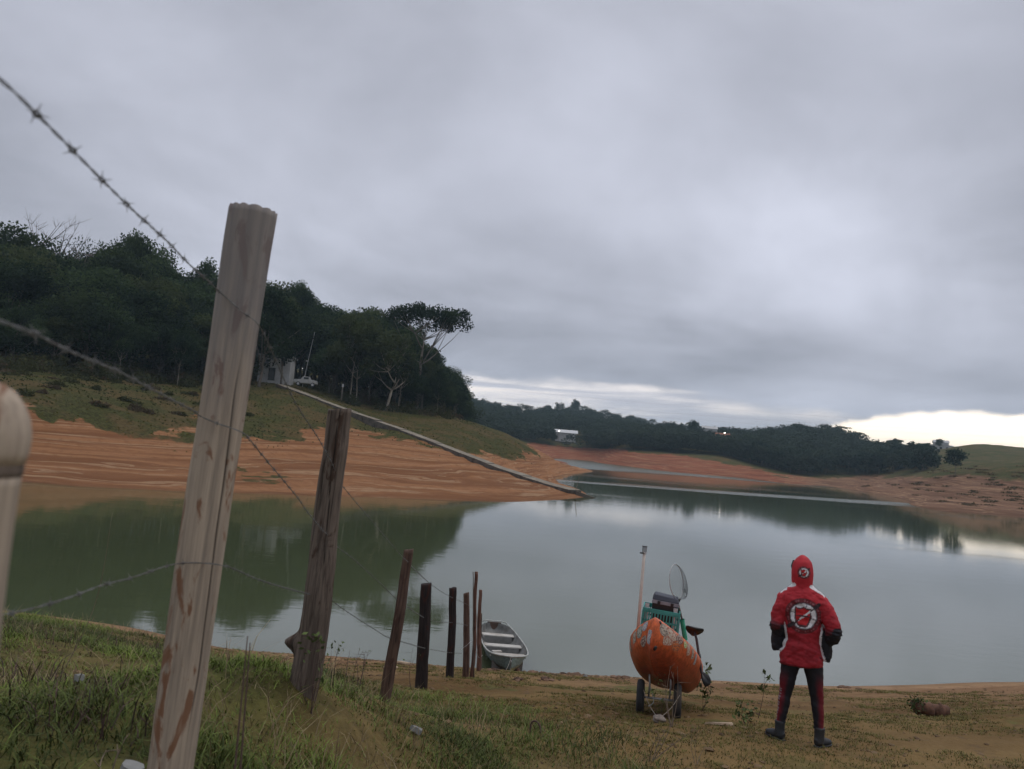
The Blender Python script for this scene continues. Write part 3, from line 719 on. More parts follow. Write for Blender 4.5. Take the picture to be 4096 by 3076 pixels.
# foot path that continues the ramp to the clearing
def building(name, px, py, Y, w, d, h, yaw, label, wins, roof='flat', mw=M_white, mr=M_tin, rh=1.0, sink=.6, over=.3, two=None):
    p = at(px, py, Y); z = p.z
    t = empty(name, (p.x, p.y, z), (0, 0, RAD(yaw)), label=label, cat='house')
    MB().box((0, d/2, (h-sink)/2), (w, d, h+sink)).build('wall', mw, t)
    if roof == 'flat':
        MB().box((0, d/2, h+.09), (w+over*2, d+over*2, .16)).build('roof', mr, t)
    elif roof == 'shed':
        m = MB(); a = [(-w/2-over, -over, h), (w/2+over, -over, h), (w/2+over, d+over, h+rh), (-w/2-over, d+over, h+rh)]
        m.add(a+[(x, y, z_+.15) for x, y, z_ in a], [(0, 3, 2, 1), (4, 5, 6, 7), (0, 1, 5, 4), (1, 2, 6, 5), (2, 3, 7, 6), (3, 0, 4, 7)]); m.build('roof', mr, t)
    else:
        m = MB(); e = w/2+over; a = [(-e, -over, h), (e, -over, h), (e, d+over, h), (-e, d+over, h), (-e, d/2, h+rh), (e, d/2, h+rh)]
        a += [(x, y, z_+.14) for x, y, z_ in a]
        m.add(a, [(0, 1, 5, 4), (2, 3, 4, 5), (6, 10, 11, 7), (8, 11, 10, 9), (0, 6, 7, 1), (2, 8, 9, 3), (0, 4, 10, 6), (4, 3, 9, 10), (1, 7, 11, 5), (5, 11, 8, 2)]); m.build('roof', mr, t)
        MB().add([(-w/2, .001, h), (-w/2, d, h), (-w/2, d/2, h+rh-.05), (w/2, .001, h), (w/2, d, h), (w/2, d/2, h+rh-.05)], [(0, 2, 1), (3, 4, 5)]).build('gable', mw, t)
    for (x, z_, ww, hh, kind) in wins:
        f = MB()
        for cx, cz, a, b in ((x, z_+hh/2, ww+.16, .08), (x, z_-hh/2, ww+.16, .08), (x-ww/2, z_, .08, hh), (x+ww/2, z_, .08, hh)): f.box((cx, -.03, cz), (a, .10, b))
        fo = f.build(kind, M_white if kind == 'window' else M_dark, t)
        MB().box((x, .01, z_), (ww, .06, hh)).build('pane' if kind == 'window' else 'door_leaf', M_glass, fo)
    return t
building('white_building', 1092, 1522, 117, 4.8, 5, 3.9, 8, 'white two-storey building half hidden by trees above the boat ramp', [(-1.3, 2.9, .8, .8, 'window'), (-.3, 1.0, .9, 1.9, 'door'), (1.3, 2.8, .7, .8, 'window')], 'flat')
building('white_house', 2262, 1762, 362, 10, 7, 3.6, -4, 'white single-storey house with two dark windows in the woods across the lake', [(.7, 2.0, 1.3, 1.4, 'window'), (2.6, 2.0, 1.3, 1.4, 'window')], 'shed', rh=1.6, over=.8, mr=mat('white_roof', (.6, .6, .6), .5))
building('long_white_house', 3738, 1804, 335, 13, 7, 2.8, -25, 'long white modern house on the grassy rise at the right', [(-4.4, 1.5, 2.8, 1.5, 'window'), (-1.0, 1.3, 2.0, 2.0, 'door'), (2.4, 1.4, 1.1, 1.3, 'window'), (4.8, 1.4, 1.0, 1.2, 'window')], 'flat')
up_ = building('raised_hall', 3765, 1790, 342, 6, 6, 2.2, -25, 'taller white hall rising behind the long white house, with pitched roof', [], 'gable', rh=1.2, mr=M_white)
building('white_hut', 3490, 1812, 352, 3.4, 3.2, 4.0, -18, 'small square white hut among trees on the hillside', [(.6, 2.4, .7, .7, 'window')], 'flat')
building('tiled_house', 2893, 1795, 318, 6.5, 6, 5.0, -12, 'small red-roofed house with pale pillar wall hidden in the hillside wood', [(-1, 2.6, 1.1, 1.1, 'window'), (1.5, 2.6, 1.0, 1.0, 'window')], 'gable', mr=M_tile, rh=1.6)
building('farmhouse', 2838, 1742, 360, 7, 6, 3.2, -10, 'farmhouse showing only its roof above the hillside trees', [(0, 1.8, 1.2, 1, 'window')], 'gable', mr=M_white, rh=1.3)
# lit lamps on poles
def lamp_pole(px, py, Y, h, label, e):
    p = at(px, py, Y); t = empty('lamp_post', (p.x, p.y, p.z-h), label=label, cat='lamp post')
    MB().tube([(0, 0, -1), (0, 0, h)], [.11, .07], 8).build('pole', M_conc, t)
    MB().tube([(0, 0, h-.3), (0, -.8, h)], .035, 6).build('arm', M_dark, t)
    m = bpy.data.materials.new('lamp_glow'); m.use_nodes = True; P = m.node_tree.nodes['Principled BSDF']
    P.inputs['Emission Color'].default_value = (1, .93, .82, 1); P.inputs['Emission Strength'].default_value = e
    b = MB(); b.tube([(0, -.8, h+.12), (0, -.8, h+.02), (0, -.8, h-.16), (0, -.8, h-.30)], [.06, .16, .19, .04], 12); b.build('lamp_head', m, t, True)
lamp_pole(2236, 1723, 355, 5, 'lit street lamp glowing above the white house across the lake', 12)
lamp_pole(2896, 1731, 312, 7, 'lit street lamp glowing above the red-roofed house', 14)
# parked pickup and van by the clearing
M_carw = worn('car_paint_white', (.42, .42, .41), .3, .08, 2, dirt=(.3, .25, .2), dirt_amt=.3)
M_rub = mat('tyre_rubber', (.025, .025, .025), .9)
M_red = mat('tail_light', (.35, .02, .02), .3)
def vehicle(px, py, Y, yaw, label, L, kind):
    p = at(px, py, Y); t = empty('parked_'+kind, (p.x, p.y, p.z), (0, 0, RAD(yaw)), label=label, cat=kind); w = 1.7
    m = MB(); prof = [(-L/2, .45), (-L/2, .95), (-L*.22, 1.02), (-L*.12, 1.5), (L*.16, 1.5), (L*.24, 1.05), (L*.47, .98), (L/2, .45)]
    if kind == 'van': prof = [(-L/2, .4), (-L/2, 1.75), (-L*.45, 1.85), (L*.28, 1.85), (L*.38, 1.15), (L*.49, .95), (L/2, .4)]
    V = [(x, -w/2, z) for x, z in prof]+[(x, w/2, z) for x, z in prof]; k = len(prof)
    m.add(V, [tuple(range(k))[::-1], tuple(range(k, 2*k))]+[(i, (i+1) % k, (i+1) % k+k, i+k) for i in range(k)]); m.build('body', M_carw, t, bevel=.05)
    for x in (-L*.30, L*.30):
        for y in (-w/2+.05, w/2-.05):
            wh = MB().tube([(x, y-.1, .32), (x, y+.1, .32)], .32, 18).build('wheel', M_rub, t); MB().tube([(x, y-.115, .32), (x, y+.115, .32)], .19, 12).build('rim', M_tin, wh)
    for s in (-1, 1):
        MB().box((L*.02 if kind == 'pickup' else L*.1, s*(w/2+.004), 1.25 if kind == 'pickup' else 1.4), (L*.2, .02, .32)).build('side_window', M_glass, t)
        MB().box((-L/2-.005, s*w*.38, .75), (.03, .2, .14)).build('tail_light', M_red, t)
    MB().box((L*.20 if kind == 'pickup' else L*.335, 0, 1.27 if kind == 'pickup' else 1.5), (.03, w*.85, .38), Matrix.Rotation(RAD(-32), 3, 'Y')).build('windscreen', M_glass, t)
    MB().box((-L/2-.02, 0, .48), (.08, w, .14)).build('bumper', M_tin, t)
vehicle(1222, 1546, 116, 10, 'white pickup parked under the trees by the tall mast', 3.6, 'pickup')
a = at(1210, 1540, 116); b = at(1259, 1328, 116)
t = empty('radio_mast', a, label='tall thin leaning mast beside the parked pickup', cat='mast')
MB().tube([(0, 0, -.3), tuple((b-a)*.5), tuple(b-a)], [.06, .045, .03], 6).build('pole', M_tin, t)
MB().box(tuple((b-a)*.45+Vector((-.15, 0, 0))), (.35, .12, .16)).build('bracket', M_white, t)
a = at(1366, 1592, 116); t = empty('marker_post', a, label='short post with a white top at the edge of the wood', cat='post')
MB().tube([(0, 0, -.3), (0, 0, 1.7)], .10, 8).build('post', M_bark, t); MB().tube([(0, 0, 1.7), (0, 0, 2.2)], .15, 8).build('cap', M_white, t)
for k, (px, py, tx, ty, Y) in enumerate([(1955, 1962, 1962, 1905, 84), (2296, 1962, 2318, 1906, 79)]):
    a = at(px, py, Y); b = at(tx, ty, Y); a.z = min(a.z, .2)
    t = MB().tube([(0, 0, -.6), tuple(b-a)], [.05, .03], 6).build('stake', M_bark); t.location = a
    tag(t, ['thin stake standing upright on the bank below the ramp', 'thin stake standing in the water beside the end of the ramp'][k], 'stake')
# small hardy weeds and lumps on the far bank
# power lines crossing beyond the hills
M_wire_far = mat('cable', (.25, .25, .27), .6)
for k, (ya, yb) in enumerate([(1540, 1650), (1580, 1672), (1600, 1690), (1622, 1720)]):
    A = at(1200, ya-75, 520); B = at(4700, yb+75, 520)
    pts = [A.lerp(B, i/40)-Vector((0, 0, 16*4*(i/40)*(1-i/40)*.5)) for i in range(41)]
    o = MB().tube([p-A for p in pts], .032, 4, cap=False).build('power_line', M_wire_far); o.location = A
    tag(o, ['topmost power line crossing low over the hills', 'second power line from the top crossing low over the hills', 'third power line from the top crossing low over the hills', 'lowest power line crossing low over the hills'][k], 'power line', 'power lines over the hills')
# pylon on the ridge
a = at(2226, 1662, 600); t = empty('pylon', a, label='thin lattice mast on the ridge above the white house', cat='pylon'); m = MB()
for sx, sy in ((-1, -1), (1, -1), (1, 1), (-1, 1)): m.tube([(sx*1.2, sy*1.2, -3), (sx*.25, sy*.25, 11)], .12, 4)
m.build('mast', M_tin, t); m = MB()
for z in (7, 9): m.box((0, 0, z), (4.2, .2, .2))
m.build('crossarm', M_tin, t)
# ---------------------------------------------------------------- barbed-wire fence
def wood_fn(base, dark, stain, grain=1.0, crack=1.0, knot=0):
    def fn(g, P):
        o = g.obj(); x, y, z = g.xyz(o)
        gn = g.noise(g.scale(o, (60*grain, 60*grain, 2.2)), 1.0, 6, .65, .2); fine = g.noise(g.scale(o, (190, 190, 5)), 1.0, 3, .6)
        big = g.noise(g.scale(o, (16, 16, 6.0) if knot else (9, 9, 3.2)), 1.0, 5, .6, .6); big2 = g.noise(g.scale(o, (13, 13, 1.7), (4, 2, 1)), 1.0, 4, .6, .3)
        c = g.mix(g.step(gn, .28, .68), dark+(1,), base+(1,))
        c = g.mix(g.mul(g.step(fine, .45, .7), .25), c, dark+(1,))
        c = g.mix(g.mul(g.step(big, .53 if knot else .555, .61 if knot else .61), .85), c, stain+(1,))
        c = g.mix(g.mul(g.step(big2, .50, .68), .35), c, tuple(q*.55 for q in base)+(1,))
        cr = g.attr('crack', 'Fac'); c = g.mix(g.mul(cr, crack), c, (.018, .014, .012, 1))
        if base[0] > .4: c = g.mix(g.mul(g.step(g.add(z, g.mul(big, .5)), 1.75, 2.25), .62), c, (.20, .20, .215, 1))
        g.put(P.inputs['Base Color'], c); P.inputs['Roughness'].default_value = .85; P.inputs['Specular IOR Level'].default_value = .25
        g.put(P.inputs['Normal'], g.bump(g.add(gn, g.mul(fine, .4)), .8, .004))
    return fn
M_w1 = mat('weathered_pale_wood', fn=wood_fn((.49, .395, .305), (.25, .205, .165), (.20, .085, .040), grain=.9, knot=1))
M_w2 = mat('weathered_brown_wood', fn=wood_fn((.190, .148, .118), (.055, .040, .033), (.055, .030, .020)))
M_w3 = mat('brown_wood', fn=wood_fn((.155, .095, .070), (.045, .026, .020), (.07, .035, .025)))
M_w4 = mat('blackened_wood', fn=wood_fn((.040, .028, .026), (.010, .008, .008), (.05, .02, .015)))
M_w5 = mat('reddish_wood', fn=wood_fn((.20, .105, .075), (.07, .035, .028), (.06, .03, .02)))

def post(bot, top, r0, r1, seed, m, label, seg=40, rings=60, rough=.06, wob=.012, cracks=9, cut=.0, name='fence_post', scallop=0.0, knobs=(), depth=.3):
    r = np.random.default_rng(seed); ax = top-bot; Lz = ax.length
    # carry the post down into the ground
    gz = H(bot.x, bot.y); ext = max(.25, (bot.z-gz)/max(.3, ax.normalized().z)+.25); bot = bot-ax.normalized()*ext; Lz += ext
    t = np.linspace(0, 1, rings); th = np.arange(seg)/seg*2*math.pi
    TT, TH = np.meshgrid(t, th, indexing='ij')
    R = r0+(r1-r0)*TT
    R = R*(1+rough*2*fbm(np.cos(TH)*1.3+seed, TT*Lz*1.6+np.sin(TH)*1.3, 3, seed)+rough*1.2*fbm(np.cos(TH)*4+np.sin(TH)*3, TT*Lz*5, 3, seed+4))
    crk = np.zeros_like(R)
    for i in range(cracks):
        a = r.random()*6.283; zc = r.random(); ln = .12+(.3 if seg > 100 else .5)*r.random(); w = (.018+.02*r.random()) if seg > 100 else .030+.03*r.random()
        aa = a+ .10*np.sin(TT*5+i)+.04*fbm(TT*9, TT*0+i, 2, seed)*6
        d = np.abs((TH-aa+math.pi) % (2*math.pi)-math.pi); e = np.exp(-(d/w)**2)*sstep(ln, ln*.6, np.abs(TT-zc))
        crk = np.maximum(crk, e)
    R = R-crk*r0*(.07 if seg > 100 else .13)
    if scallop: R = R*(1+.03*np.abs(np.sin(TH*7+.6*np.sin(TH*3)))*sstep(.80, 1, TT))
    for (kt, ka, kr, kl) in knobs:
        d = np.abs((TH-ka+math.pi) % (2*math.pi)-math.pi); R = R+kl*np.exp(-(d/kr)**2-((TT-kt)/ (kr*r0/Lz*1.3))**2)
    cx = wob*fbm(t*3+seed, t*0, 3, seed)*2; cy = wob*fbm(t*3+seed+9, t*0, 3, seed)*2
    X = R*np.cos(TH)+cx[:, None]; Y = R*np.sin(TH)+cy[:, None]
    Z = TT*Lz+(cut*np.cos(TH)+ (.5*r0*scallop*np.abs(np.sin(TH*7+.6*np.sin(TH*3))) if scallop else r0*.25*fbm(np.cos(TH)*2, np.sin(TH)*2+seed, 2, seed)))*(TT > .999)
    V = np.stack([X, Y, Z], -1).reshape(-1, 3); idx = np.arange(rings*seg).reshape(rings, seg); n = np.roll(idx, -1, 1)
    Fq = np.stack([idx[:-1], n[:-1], n[1:], idx[1:]], -1).reshape(-1, 4)
    # end grain: rings towards the middle
    caps = []; base = len(V); last = idx[-1]; VV = [V]; zc = float(Z[-1].mean()); cr = [crk.ravel()]
    for q, s in enumerate((.7, .4, .12)):
        v = V[idx[-1]].copy(); v[:, 0] = cx[-1]+(v[:, 0]-cx[-1])*s; v[:, 1] = cy[-1]+(v[:, 1]-cy[-1])*s; v[:, 2] = zc*(1-s)+v[:, 2]*s
        VV.append(v); cr.append(np.full(seg, .12)); cur = base+q*seg+np.arange(seg)
        caps.append(np.stack([last, np.roll(last, -1), np.roll(cur, -1), cur], -1)); last = cur
    V = np.concatenate(VV); Fq = np.concatenate([Fq]+caps)
    me = np_mesh('fence_post', V, Fq, True); set_attr(me, 'crack', np.concatenate(cr))
    o = link(name, me, None, m); z_ = ax.normalized(); y_ = z_.cross(Vector((1, 0, 0))).normalized(); x_ = y_.cross(z_)
    o.matrix_world = Matrix.Translation(bot) @ Matrix((x_, y_, z_)).transposed().to_4x4()
    return tag(o, label, 'fence post', 'fence posts of the barbed wire fence')
P1 = post(at(690, 3076, 2.05), at(1003, 842, 2.05), .0545, .0635, 3, M_w1, 'big pale weathered fence post, cracked, nearest one fully in view', 200, 150, .045, .012, 8, 0, scallop=.16)
P2 = post(at(1222, 2750, 4.3), at(1370, 1640, 4.3), .084, .066, 5, M_w2, 'thick dark brown fence post with a knot near the ground, second one in view', 72, 110, .09, .03, 7, .012, knobs=((.27, 3.14, .40, .075),))
P3 = post(at(1535, 2850, 6.8), at(1637, 2200, 6.8), .054, .044, 7, M_w3, 'slim brown fence post leaning right, between the thick dark and the black posts', 40, 60, .13, .018, 4, .01)
P4 = post(at(1683, 2752, 10.1), at(1708, 2335, 10.1), .082, .072, 11, M_w4, 'charred black fence post right of the slim leaning one', 36, 50, .12, .03, 4, .012)
P5 = post(at(1801, 2712, 11.6), at(1811, 2352, 11.6), .062, .057, 13, M_w4, 'charred black fence post with a flat slanted top, right of the first black one', 32, 46, .1, .02, 3, .008)
P6 = post(at(1864, 2716, 12.3), at(1866, 2372, 12.3), .058, .046, 17, M_w3, 'dark brown fence post with a notched top, left of the tallest thin posts', 30, 46, .12, .03, 3, .012)
P7 = post(at(1887, 2716, 12.4), at(1909, 2287, 12.4), .034, .027, 19, M_w5, 'tallest thin reddish post close to the boat', 24, 46, .12, .03, 3)
P8 = post(at(1914, 2688, 13.6), at(1919, 2360, 13.6), .044, .028, 23, M_w5, 'thin reddish post touching the boat, right of the tallest one', 24, 40, .1, .03, 3)
P9 = post(at(1893, 2600, 12.35), at(1889, 2288, 12.35), .010, .007, 29, M_w2, 'very thin stick tied along the tallest thin post', 10, 24, .1, .02, 0)
P10 = post(at(1924, 2640, 15), at(1925, 2452, 15), .018, .014, 31, M_w2, 'short thin stake just behind the post touching the boat', 10, 20, .1, .01, 0)
a0_, a1_ = at(-245, 2650, .62), at(-88, 1510, .62); v_ = a1_-a0_
gz_ = Vector((a0_.x-.05, a0_.y, H(a0_.x, a0_.y)-.3))
P0 = empty('fence_post', a0_, label='out-of-focus pale post with a rounded head at the left edge, closest to the viewer', cat='fence post', group='fence posts of the barbed wire fence')
MB().tube([gz_-a0_]+[v_*t for t in (0, .3, .5, .62, .66)], [.041, .040, .039, .039, .0395, .040], 40).build('shaft', M_w1, P0, True)
MB().tube([v_*t for t in (.655, .67, .69, .705)], [.0402, .0408, .0408, .0405], 40).build('collar', M_w2, P0, True)
MB().tube([v_*t for t in (.70, .74, .80, .86, .91, .955, .985, 1.0)], [.041, .043, .0435, .041, .036, .029, .019, .004], 40).build('head', M_w1, P0, True)

M_galv = worn('galvanised_wire', (.17, .17, .165), .5, .35, 60, metal=.35, dirt=(.12, .07, .05), dirt_amt=.6)
def catmull(P, n=10):
    out = []
    for i in range(len(P)-1):
        p0, p1, p2, p3 = P[max(i-1, 0)], P[i], P[i+1], P[min(i+2, len(P)-1)]
        for k in range(n):
            t = k/n; out.append(.5*((2*p1)+(p2-p0)*t+(2*p0-5*p1+4*p2-p3)*t*t+(3*p1-p0-3*p2+p3)*t**3))
    return out+[P[-1]]
def inv_depth(pts, keys):
    """pixel points along a wire; depth between the posts runs evenly in 1/Y"""
    kx = [k[0] for k in keys]; ky = [1/k[1] for k in keys]
    return [at(px, py, 1/float(np.interp(px, kx, ky))) for px, py in pts]
bm_ = MB()
for k in range(3):                    # one barb: a coil round the strands and four points
    pass
coil = [Vector((.0048*math.cos(a), (a/6.283-1.25)*.0036, .0048*math.sin(a))) for a in np.linspace(0, 2.5*6.283, 26)]
bm_.tube(coil, .0011, 5)
for sx, y0, ang in ((1, -.004, .5), (-1, -.002, .4), (1, .003, 2.3), (-1, .004, 2.0)):
    bm_.tube([(sx*.004*math.cos(ang), y0, sx*.004*math.sin(ang)), (sx*.017*math.cos(ang), y0+.002*sx, sx*.017*math.sin(ang))], [.0012, .0004], 5)
barb_o = bm_.build('barb', M_galv); BARB = barb_o.data; bpy.data.objects.remove(barb_o)
def barbed(label, P, spacing=.115, seed=1, rad=.00095, tw=.045, k0=.03):
    P = catmull(P, 10); r = random.Random(seed); O = P[0].copy(); t = empty('barbed_wire', O, label=label, cat='barbed wire', group='wires of the fence')
    # resample
    d = [0]
    for a, b in zip(P, P[1:]): d.append(d[-1]+(b-a).length)
    Lw = d[-1]; A = np.array([tuple(p) for p in P])
    def pa(s): return Vector([float(np.interp(s, d, A[:, i])) for i in range(3)])
    n = int(Lw/.012) if Lw < 8 else int(Lw/.02); S = np.linspace(0, Lw, n); Q = [pa(s) for s in S]
    for ph in (0, math.pi):
        pts = []
        for i, q in enumerate(Q):
            T = (Q[min(i+1, n-1)]-Q[max(i-1, 0)]).normalized(); U = T.cross(Vector((0, 0, 1))).normalized(); W_ = T.cross(U)
            a = S[i]/tw*2*math.pi/2+ph; far = 1+.22*max(0, q.y-3)
            pts.append(q-O+(U*math.cos(a)+W_*math.sin(a))*.0013*(far**.3))
        MB().tube(pts, [rad*(1+.015*max(0, q.y-3)) for q in Q], 5).build('strand', M_galv, t, True)
    s = k0
    while s < Lw-.02:
        q = pa(s); T = (pa(min(s+.01, Lw))-pa(max(s-.01, 0))).normalized()
        o = link('barb', BARB, t); qm = T.to_track_quat('Y', 'Z').to_matrix().to_4x4()
        o.matrix_local = Matrix.Translation(q-O) @ qm @ Matrix.Rotation(r.random()*3.1, 4, 'Y') @ Matrix.Scale(.72+.02*max(0, q.y-2), 4)
        s += spacing*(.9+.2*r.random())
    return t
K = [(-200, .58), (0, .68), (870, 1.98), (1035, 1.99)]
W1a = [(-120, 205), (0, 318), (75, 385), (265, 575), (430, 742), (550, 858), (665, 962), (762, 1062), (840, 1130), (878, 1168), (915, 1198), (975, 1252), (1036, 1302)]
W1b = [(1036, 1302), (1106, 1447), (1155, 1560), (1203, 1647), (1268, 1745), (1317, 1831), (1345, 1890), (1372, 1946), (1482, 2077), (1595, 2211), (1631, 2247), (1663, 2282), (1726, 2339), (1797, 2385), (1857, 2412), (1893, 2432)]
KB = [(1036, 1.99), (1330, 4.2), (1631, 6.74), (1705, 10.0), (1806, 11.5), (1864, 12.2), (1900, 12.3)]
KB2 = [(1036, 1.99), (976, 1.99), (1312, 4.18), (1588, 6.72), (1695, 10.0), (1806, 11.5), (1864, 12.2), (1900, 12.3)]
barbed('top strand of barbed wire running from the sky past the pale post', inv_depth(W1a, K)+inv_depth(W1b, KB)[1:], seed=1)
W2a = [(-120, 1228), (0, 1285), (141, 1336), (282, 1407), (466, 1483), (569, 1537), (672, 1591), (775, 1645), (800, 1664), (870, 1694), (925, 1712), (976, 1735)]
W2b = [(976, 1735), (1019, 1783), (1057, 1831), (1117, 1902), (1193, 1994), (1227, 2045), (1290, 2120), (1312, 2141), (1344, 2183), (1422, 2243), (1539, 2350), (1588, 2396), (1695, 2470), (1755, 2488), (1815, 2491), (1872, 2502)]
barbed('middle strand of barbed wire, crossing the pale post at half height', inv_depth(W2a, [(-200, .62), (0, .72), (800, 1.96), (976, 1.99)])+inv_depth(W2b, [(976, 1.99), (1300, 4.18), (1588, 6.72), (1695, 10.0), (1806, 11.5), (1864, 12.2), (1900, 12.3)])[1:], seed=2)
W3a = [(-140, 2492), (0, 2462), (137, 2433), (290, 2386), (406, 2342), (534, 2309), (642, 2272), (725, 2253), (828, 2253), (899, 2264)]
W3b = [(899, 2264), (944, 2280), (1077, 2334), (1242, 2378), (1312, 2389), (1355, 2424), (1440, 2481), (1496, 2516), (1539, 2544), (1560, 2552), (1624, 2572), (1705, 2594), (1797, 2610), (1850, 2614)]
barbed('lowest strand of barbed wire, knee high on the pale post', inv_depth(W3a, [(-200, 1.0), (0, 1.15), (725, 1.96), (899, 1.99)])+inv_depth(W3b, [(899, 1.99), (1230, 4.16), (1560, 6.72), (1695, 10.0), (1806, 11.5), (1864, 12.2), (1900, 12.3)])[1:], seed=3)
# wire tied between the last posts
o = MB().tube([p-at(1846, 2598, 12.2) for p in catmull([at(1846, 2598, 12.2), at(1866, 2582, 12.15), at(1890, 2570, 12.3), at(1915, 2630, 13.5), at(1930, 2620, 13.7)], 6)], .004, 5).build('tie_wire', M_tin, smooth=True)
o.location = at(1846, 2598, 12.2); tag(o, 'pale loop of wire tied round the last posts beside the boat', 'wire')
# ---------------------------------------------------------------- aluminium boat drawn up at the water's edge
def paint_mat(name, rough=.5, spec=.4, bump=0.0, bscale=60, dirt=.15, coat=0):
    def fn(g, P):
        c = g.attr('paint'); o = g.obj(); n = g.noise(o, 22, 5, .6); n2 = g.noise(o, bscale, 4, .6)
        d = g.node('ShaderNodeMix', data_type='RGBA', blend_type='MULTIPLY'); d.inputs[0].default_value = 1
        g.put(d.inputs[6], c); g.put(d.inputs[7], g.mix(g.step(n, .3, .7), (1-dirt*2, 1-dirt*2, 1-dirt*2, 1), (1.0+dirt*.3,)*3+(1,)))
        g.put(P.inputs['Base Color'], d.outputs[2]); P.inputs['Roughness'].default_value = rough; P.inputs['Specular IOR Level'].default_value = spec
        if coat: P.inputs['Coat Weight'].default_value = coat
        if bump: g.put(P.inputs['Normal'], g.bump(n2, .7, bump))
    return mat(name, fn=fn)
M_alu = worn('boat_inside_grey', (.20, .20, .19), .65, .25, 5, metal=.1, dirt=(.14, .10, .06), dirt_amt=.6)
M_bench = worn('bench_white', (.50, .48, .44), .7, .12, 6, dirt=(.30, .24, .18), dirt_amt=.5)
M_rim = worn('boat_rim', (.46, .47, .44), .5, .15, 10, metal=.1)
M_hull = paint_mat('boat_hull_paint', .5, .4, .002, 40, .2)
bow = at(2040, 2672, 16.35); bow.z = .015
tr = at(1977, 2500, 19.9)
byaw = math.atan2(-(tr.x-bow.x), tr.y-bow.y)
boat = empty('rowing_boat', bow, (RAD(-1.2), RAD(1.5), byaw), label='small grey-green metal boat with three white benches, bow on the sand', cat='boat')
ST = [  # y, half gunwale, half chine, z gunwale, z chine, z keel
 (0.0, .012, .008, .43, .14, .10), (.05, .13, .05, .425, .12, .05), (.16, .27, .12, .41, .10, .02), (.38, .40, .22, .39, .08, .0), (.75, .47, .32, .365, .06, -.01),
 (1.3, .50, .38, .345, .05, -.02), (2.0, .485, .38, .33, .05, -.02), (2.8, .43, .34, .325, .05, -.02), (3.7, .33, .26, .33, .06, -.01)]
def boat_shell(inset, dz):
    V = []
    for (y, g_, c, zg, zc, zk) in ST:
        g2, c2 = max(g_-inset, .004), max(c-inset, .003)
        mid = ((g2+c2)/2+.015, (zg+zc)/2)
        V += [(-g2, y, zg), (-mid[0], y, mid[1]), (-c2, y, zc+dz), (0, y, zk+dz), (c2, y, zc+dz), (mid[0], y, mid[1]), (g2, y, zg)]
    F = [(i*7+k, i*7+k+1, (i+1)*7+k+1, (i+1)*7+k) for i in range(len(ST)-1) for k in range(6)]
    F.append(tuple((len(ST)-1)*7+k for k in range(7)))
    return V, F
def subdiv(o, n=2, smooth=True, crease=None):
    m = o.modifiers.new('sub', 'SUBSURF'); m.levels = n; m.render_levels = n
    for p in o.data.polygons: p.use_smooth = smooth
    return o
def bake(o):
    """apply the modifiers, keep the object"""
    dg = bpy.context.evaluated_depsgraph_get(); me = bpy.data.meshes.new_from_object(o.evaluated_get(dg)); old = o.data
    o.modifiers.clear(); o.data = me; return me
def vcoords(me):
    a = np.empty(len(me.vertices)*3, np.float32); me.vertices.foreach_get('co', a); return a.reshape(-1, 3)
V, F = boat_shell(0, 0); hull = MB().add(V, F).build('hull', M_hull, boat); subdiv(hull, 3, True)
me = bake(hull); co = vcoords(me)
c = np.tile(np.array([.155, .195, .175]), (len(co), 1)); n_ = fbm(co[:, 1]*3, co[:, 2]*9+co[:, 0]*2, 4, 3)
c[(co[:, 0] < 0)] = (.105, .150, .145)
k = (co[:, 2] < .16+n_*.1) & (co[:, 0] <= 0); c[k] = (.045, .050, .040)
k = (co[:, 2]+co[:, 1]*.0 < .24+n_*.22) & (co[:, 0] > 0) & (co[:, 1] < 1.2); c[k] = (.34, .31, .16)
k = (co[:, 0] > 0) & (co[:, 1] < 1.0) & (co[:, 2] > .24+n_*.2); c[k] = (.26, .34, .31)
set_attr(me, 'paint', c); 
V, F = boat_shell(.02, .03); ins = MB().add(V, F).build('inner_skin', M_alu, boat, True); subdiv(ins, 2)
rim = [(-g_, y, zg) for y, g_, c_, zg, zc, zk in reversed(ST)]+[(g_, y, zg) for y, g_, c_, zg, zc, zk in ST]
rimp = catmull([Vector(p) for p in rim[:9]], 6)+catmull([Vector(p) for p in rim[9:]], 6)
MB().tube([p+Vector((0, 0, .004)) for p in rimp], .016, 8).build('gunwale', M_rim, boat, True)
MB().tube([(-.34, 3.7, .335), (-.20, 3.72, .365), (.20, 3.72, .365), (.34, 3.7, .335)], .014, 6).build('transom_rail', M_rim, boat, True)
MB().box((0, 3.655, .20), (.36, .035, .30)).build('motor_board', worn('board_brown', (.10, .06, .045), .8, .3, 6), boat, bevel=.004)
for s in (-1, 1): MB().box((s*.20, 3.60, .19), (.018, .10, .26)).build('knee', M_alu, boat)
for (y, w, d, z) in ((.62, .80, .26, .30), (1.62, .90, .24, .255), (2.65, .80, .24, .255)):
    b = MB().box((0, y, z), (w, d, .025)).build('bench', M_bench, boat, bevel=.005)
    MB().box((0, y-d/2+.012, z/2+.0), (w*.86, .012, z-.04)).build('bench_front', M_alu, b)
MB().box((-.22, .80, .325), (.22, .10, .02), Matrix.Rotation(.3, 3, 'Z')).build('loose_board', M_bench, boat)
rp_ = [Vector(p) for p in [(0.0, .02, .42), (-.06, -.06, .25), (-.14, -.10, .12), (-.26, -.06, .06), (-.30, -.03, .05)]]
MB().tube(catmull(rp_, 8), .005, 5).build('bow_rope', mat('rope_pale', (.45, .43, .38), .9), boat, True)
MB().tube([(0, -.012, .36), (0, -.05, .34), (0, -.012, .32)], .008, 6).build('bow_ring', M_tin, boat, True)

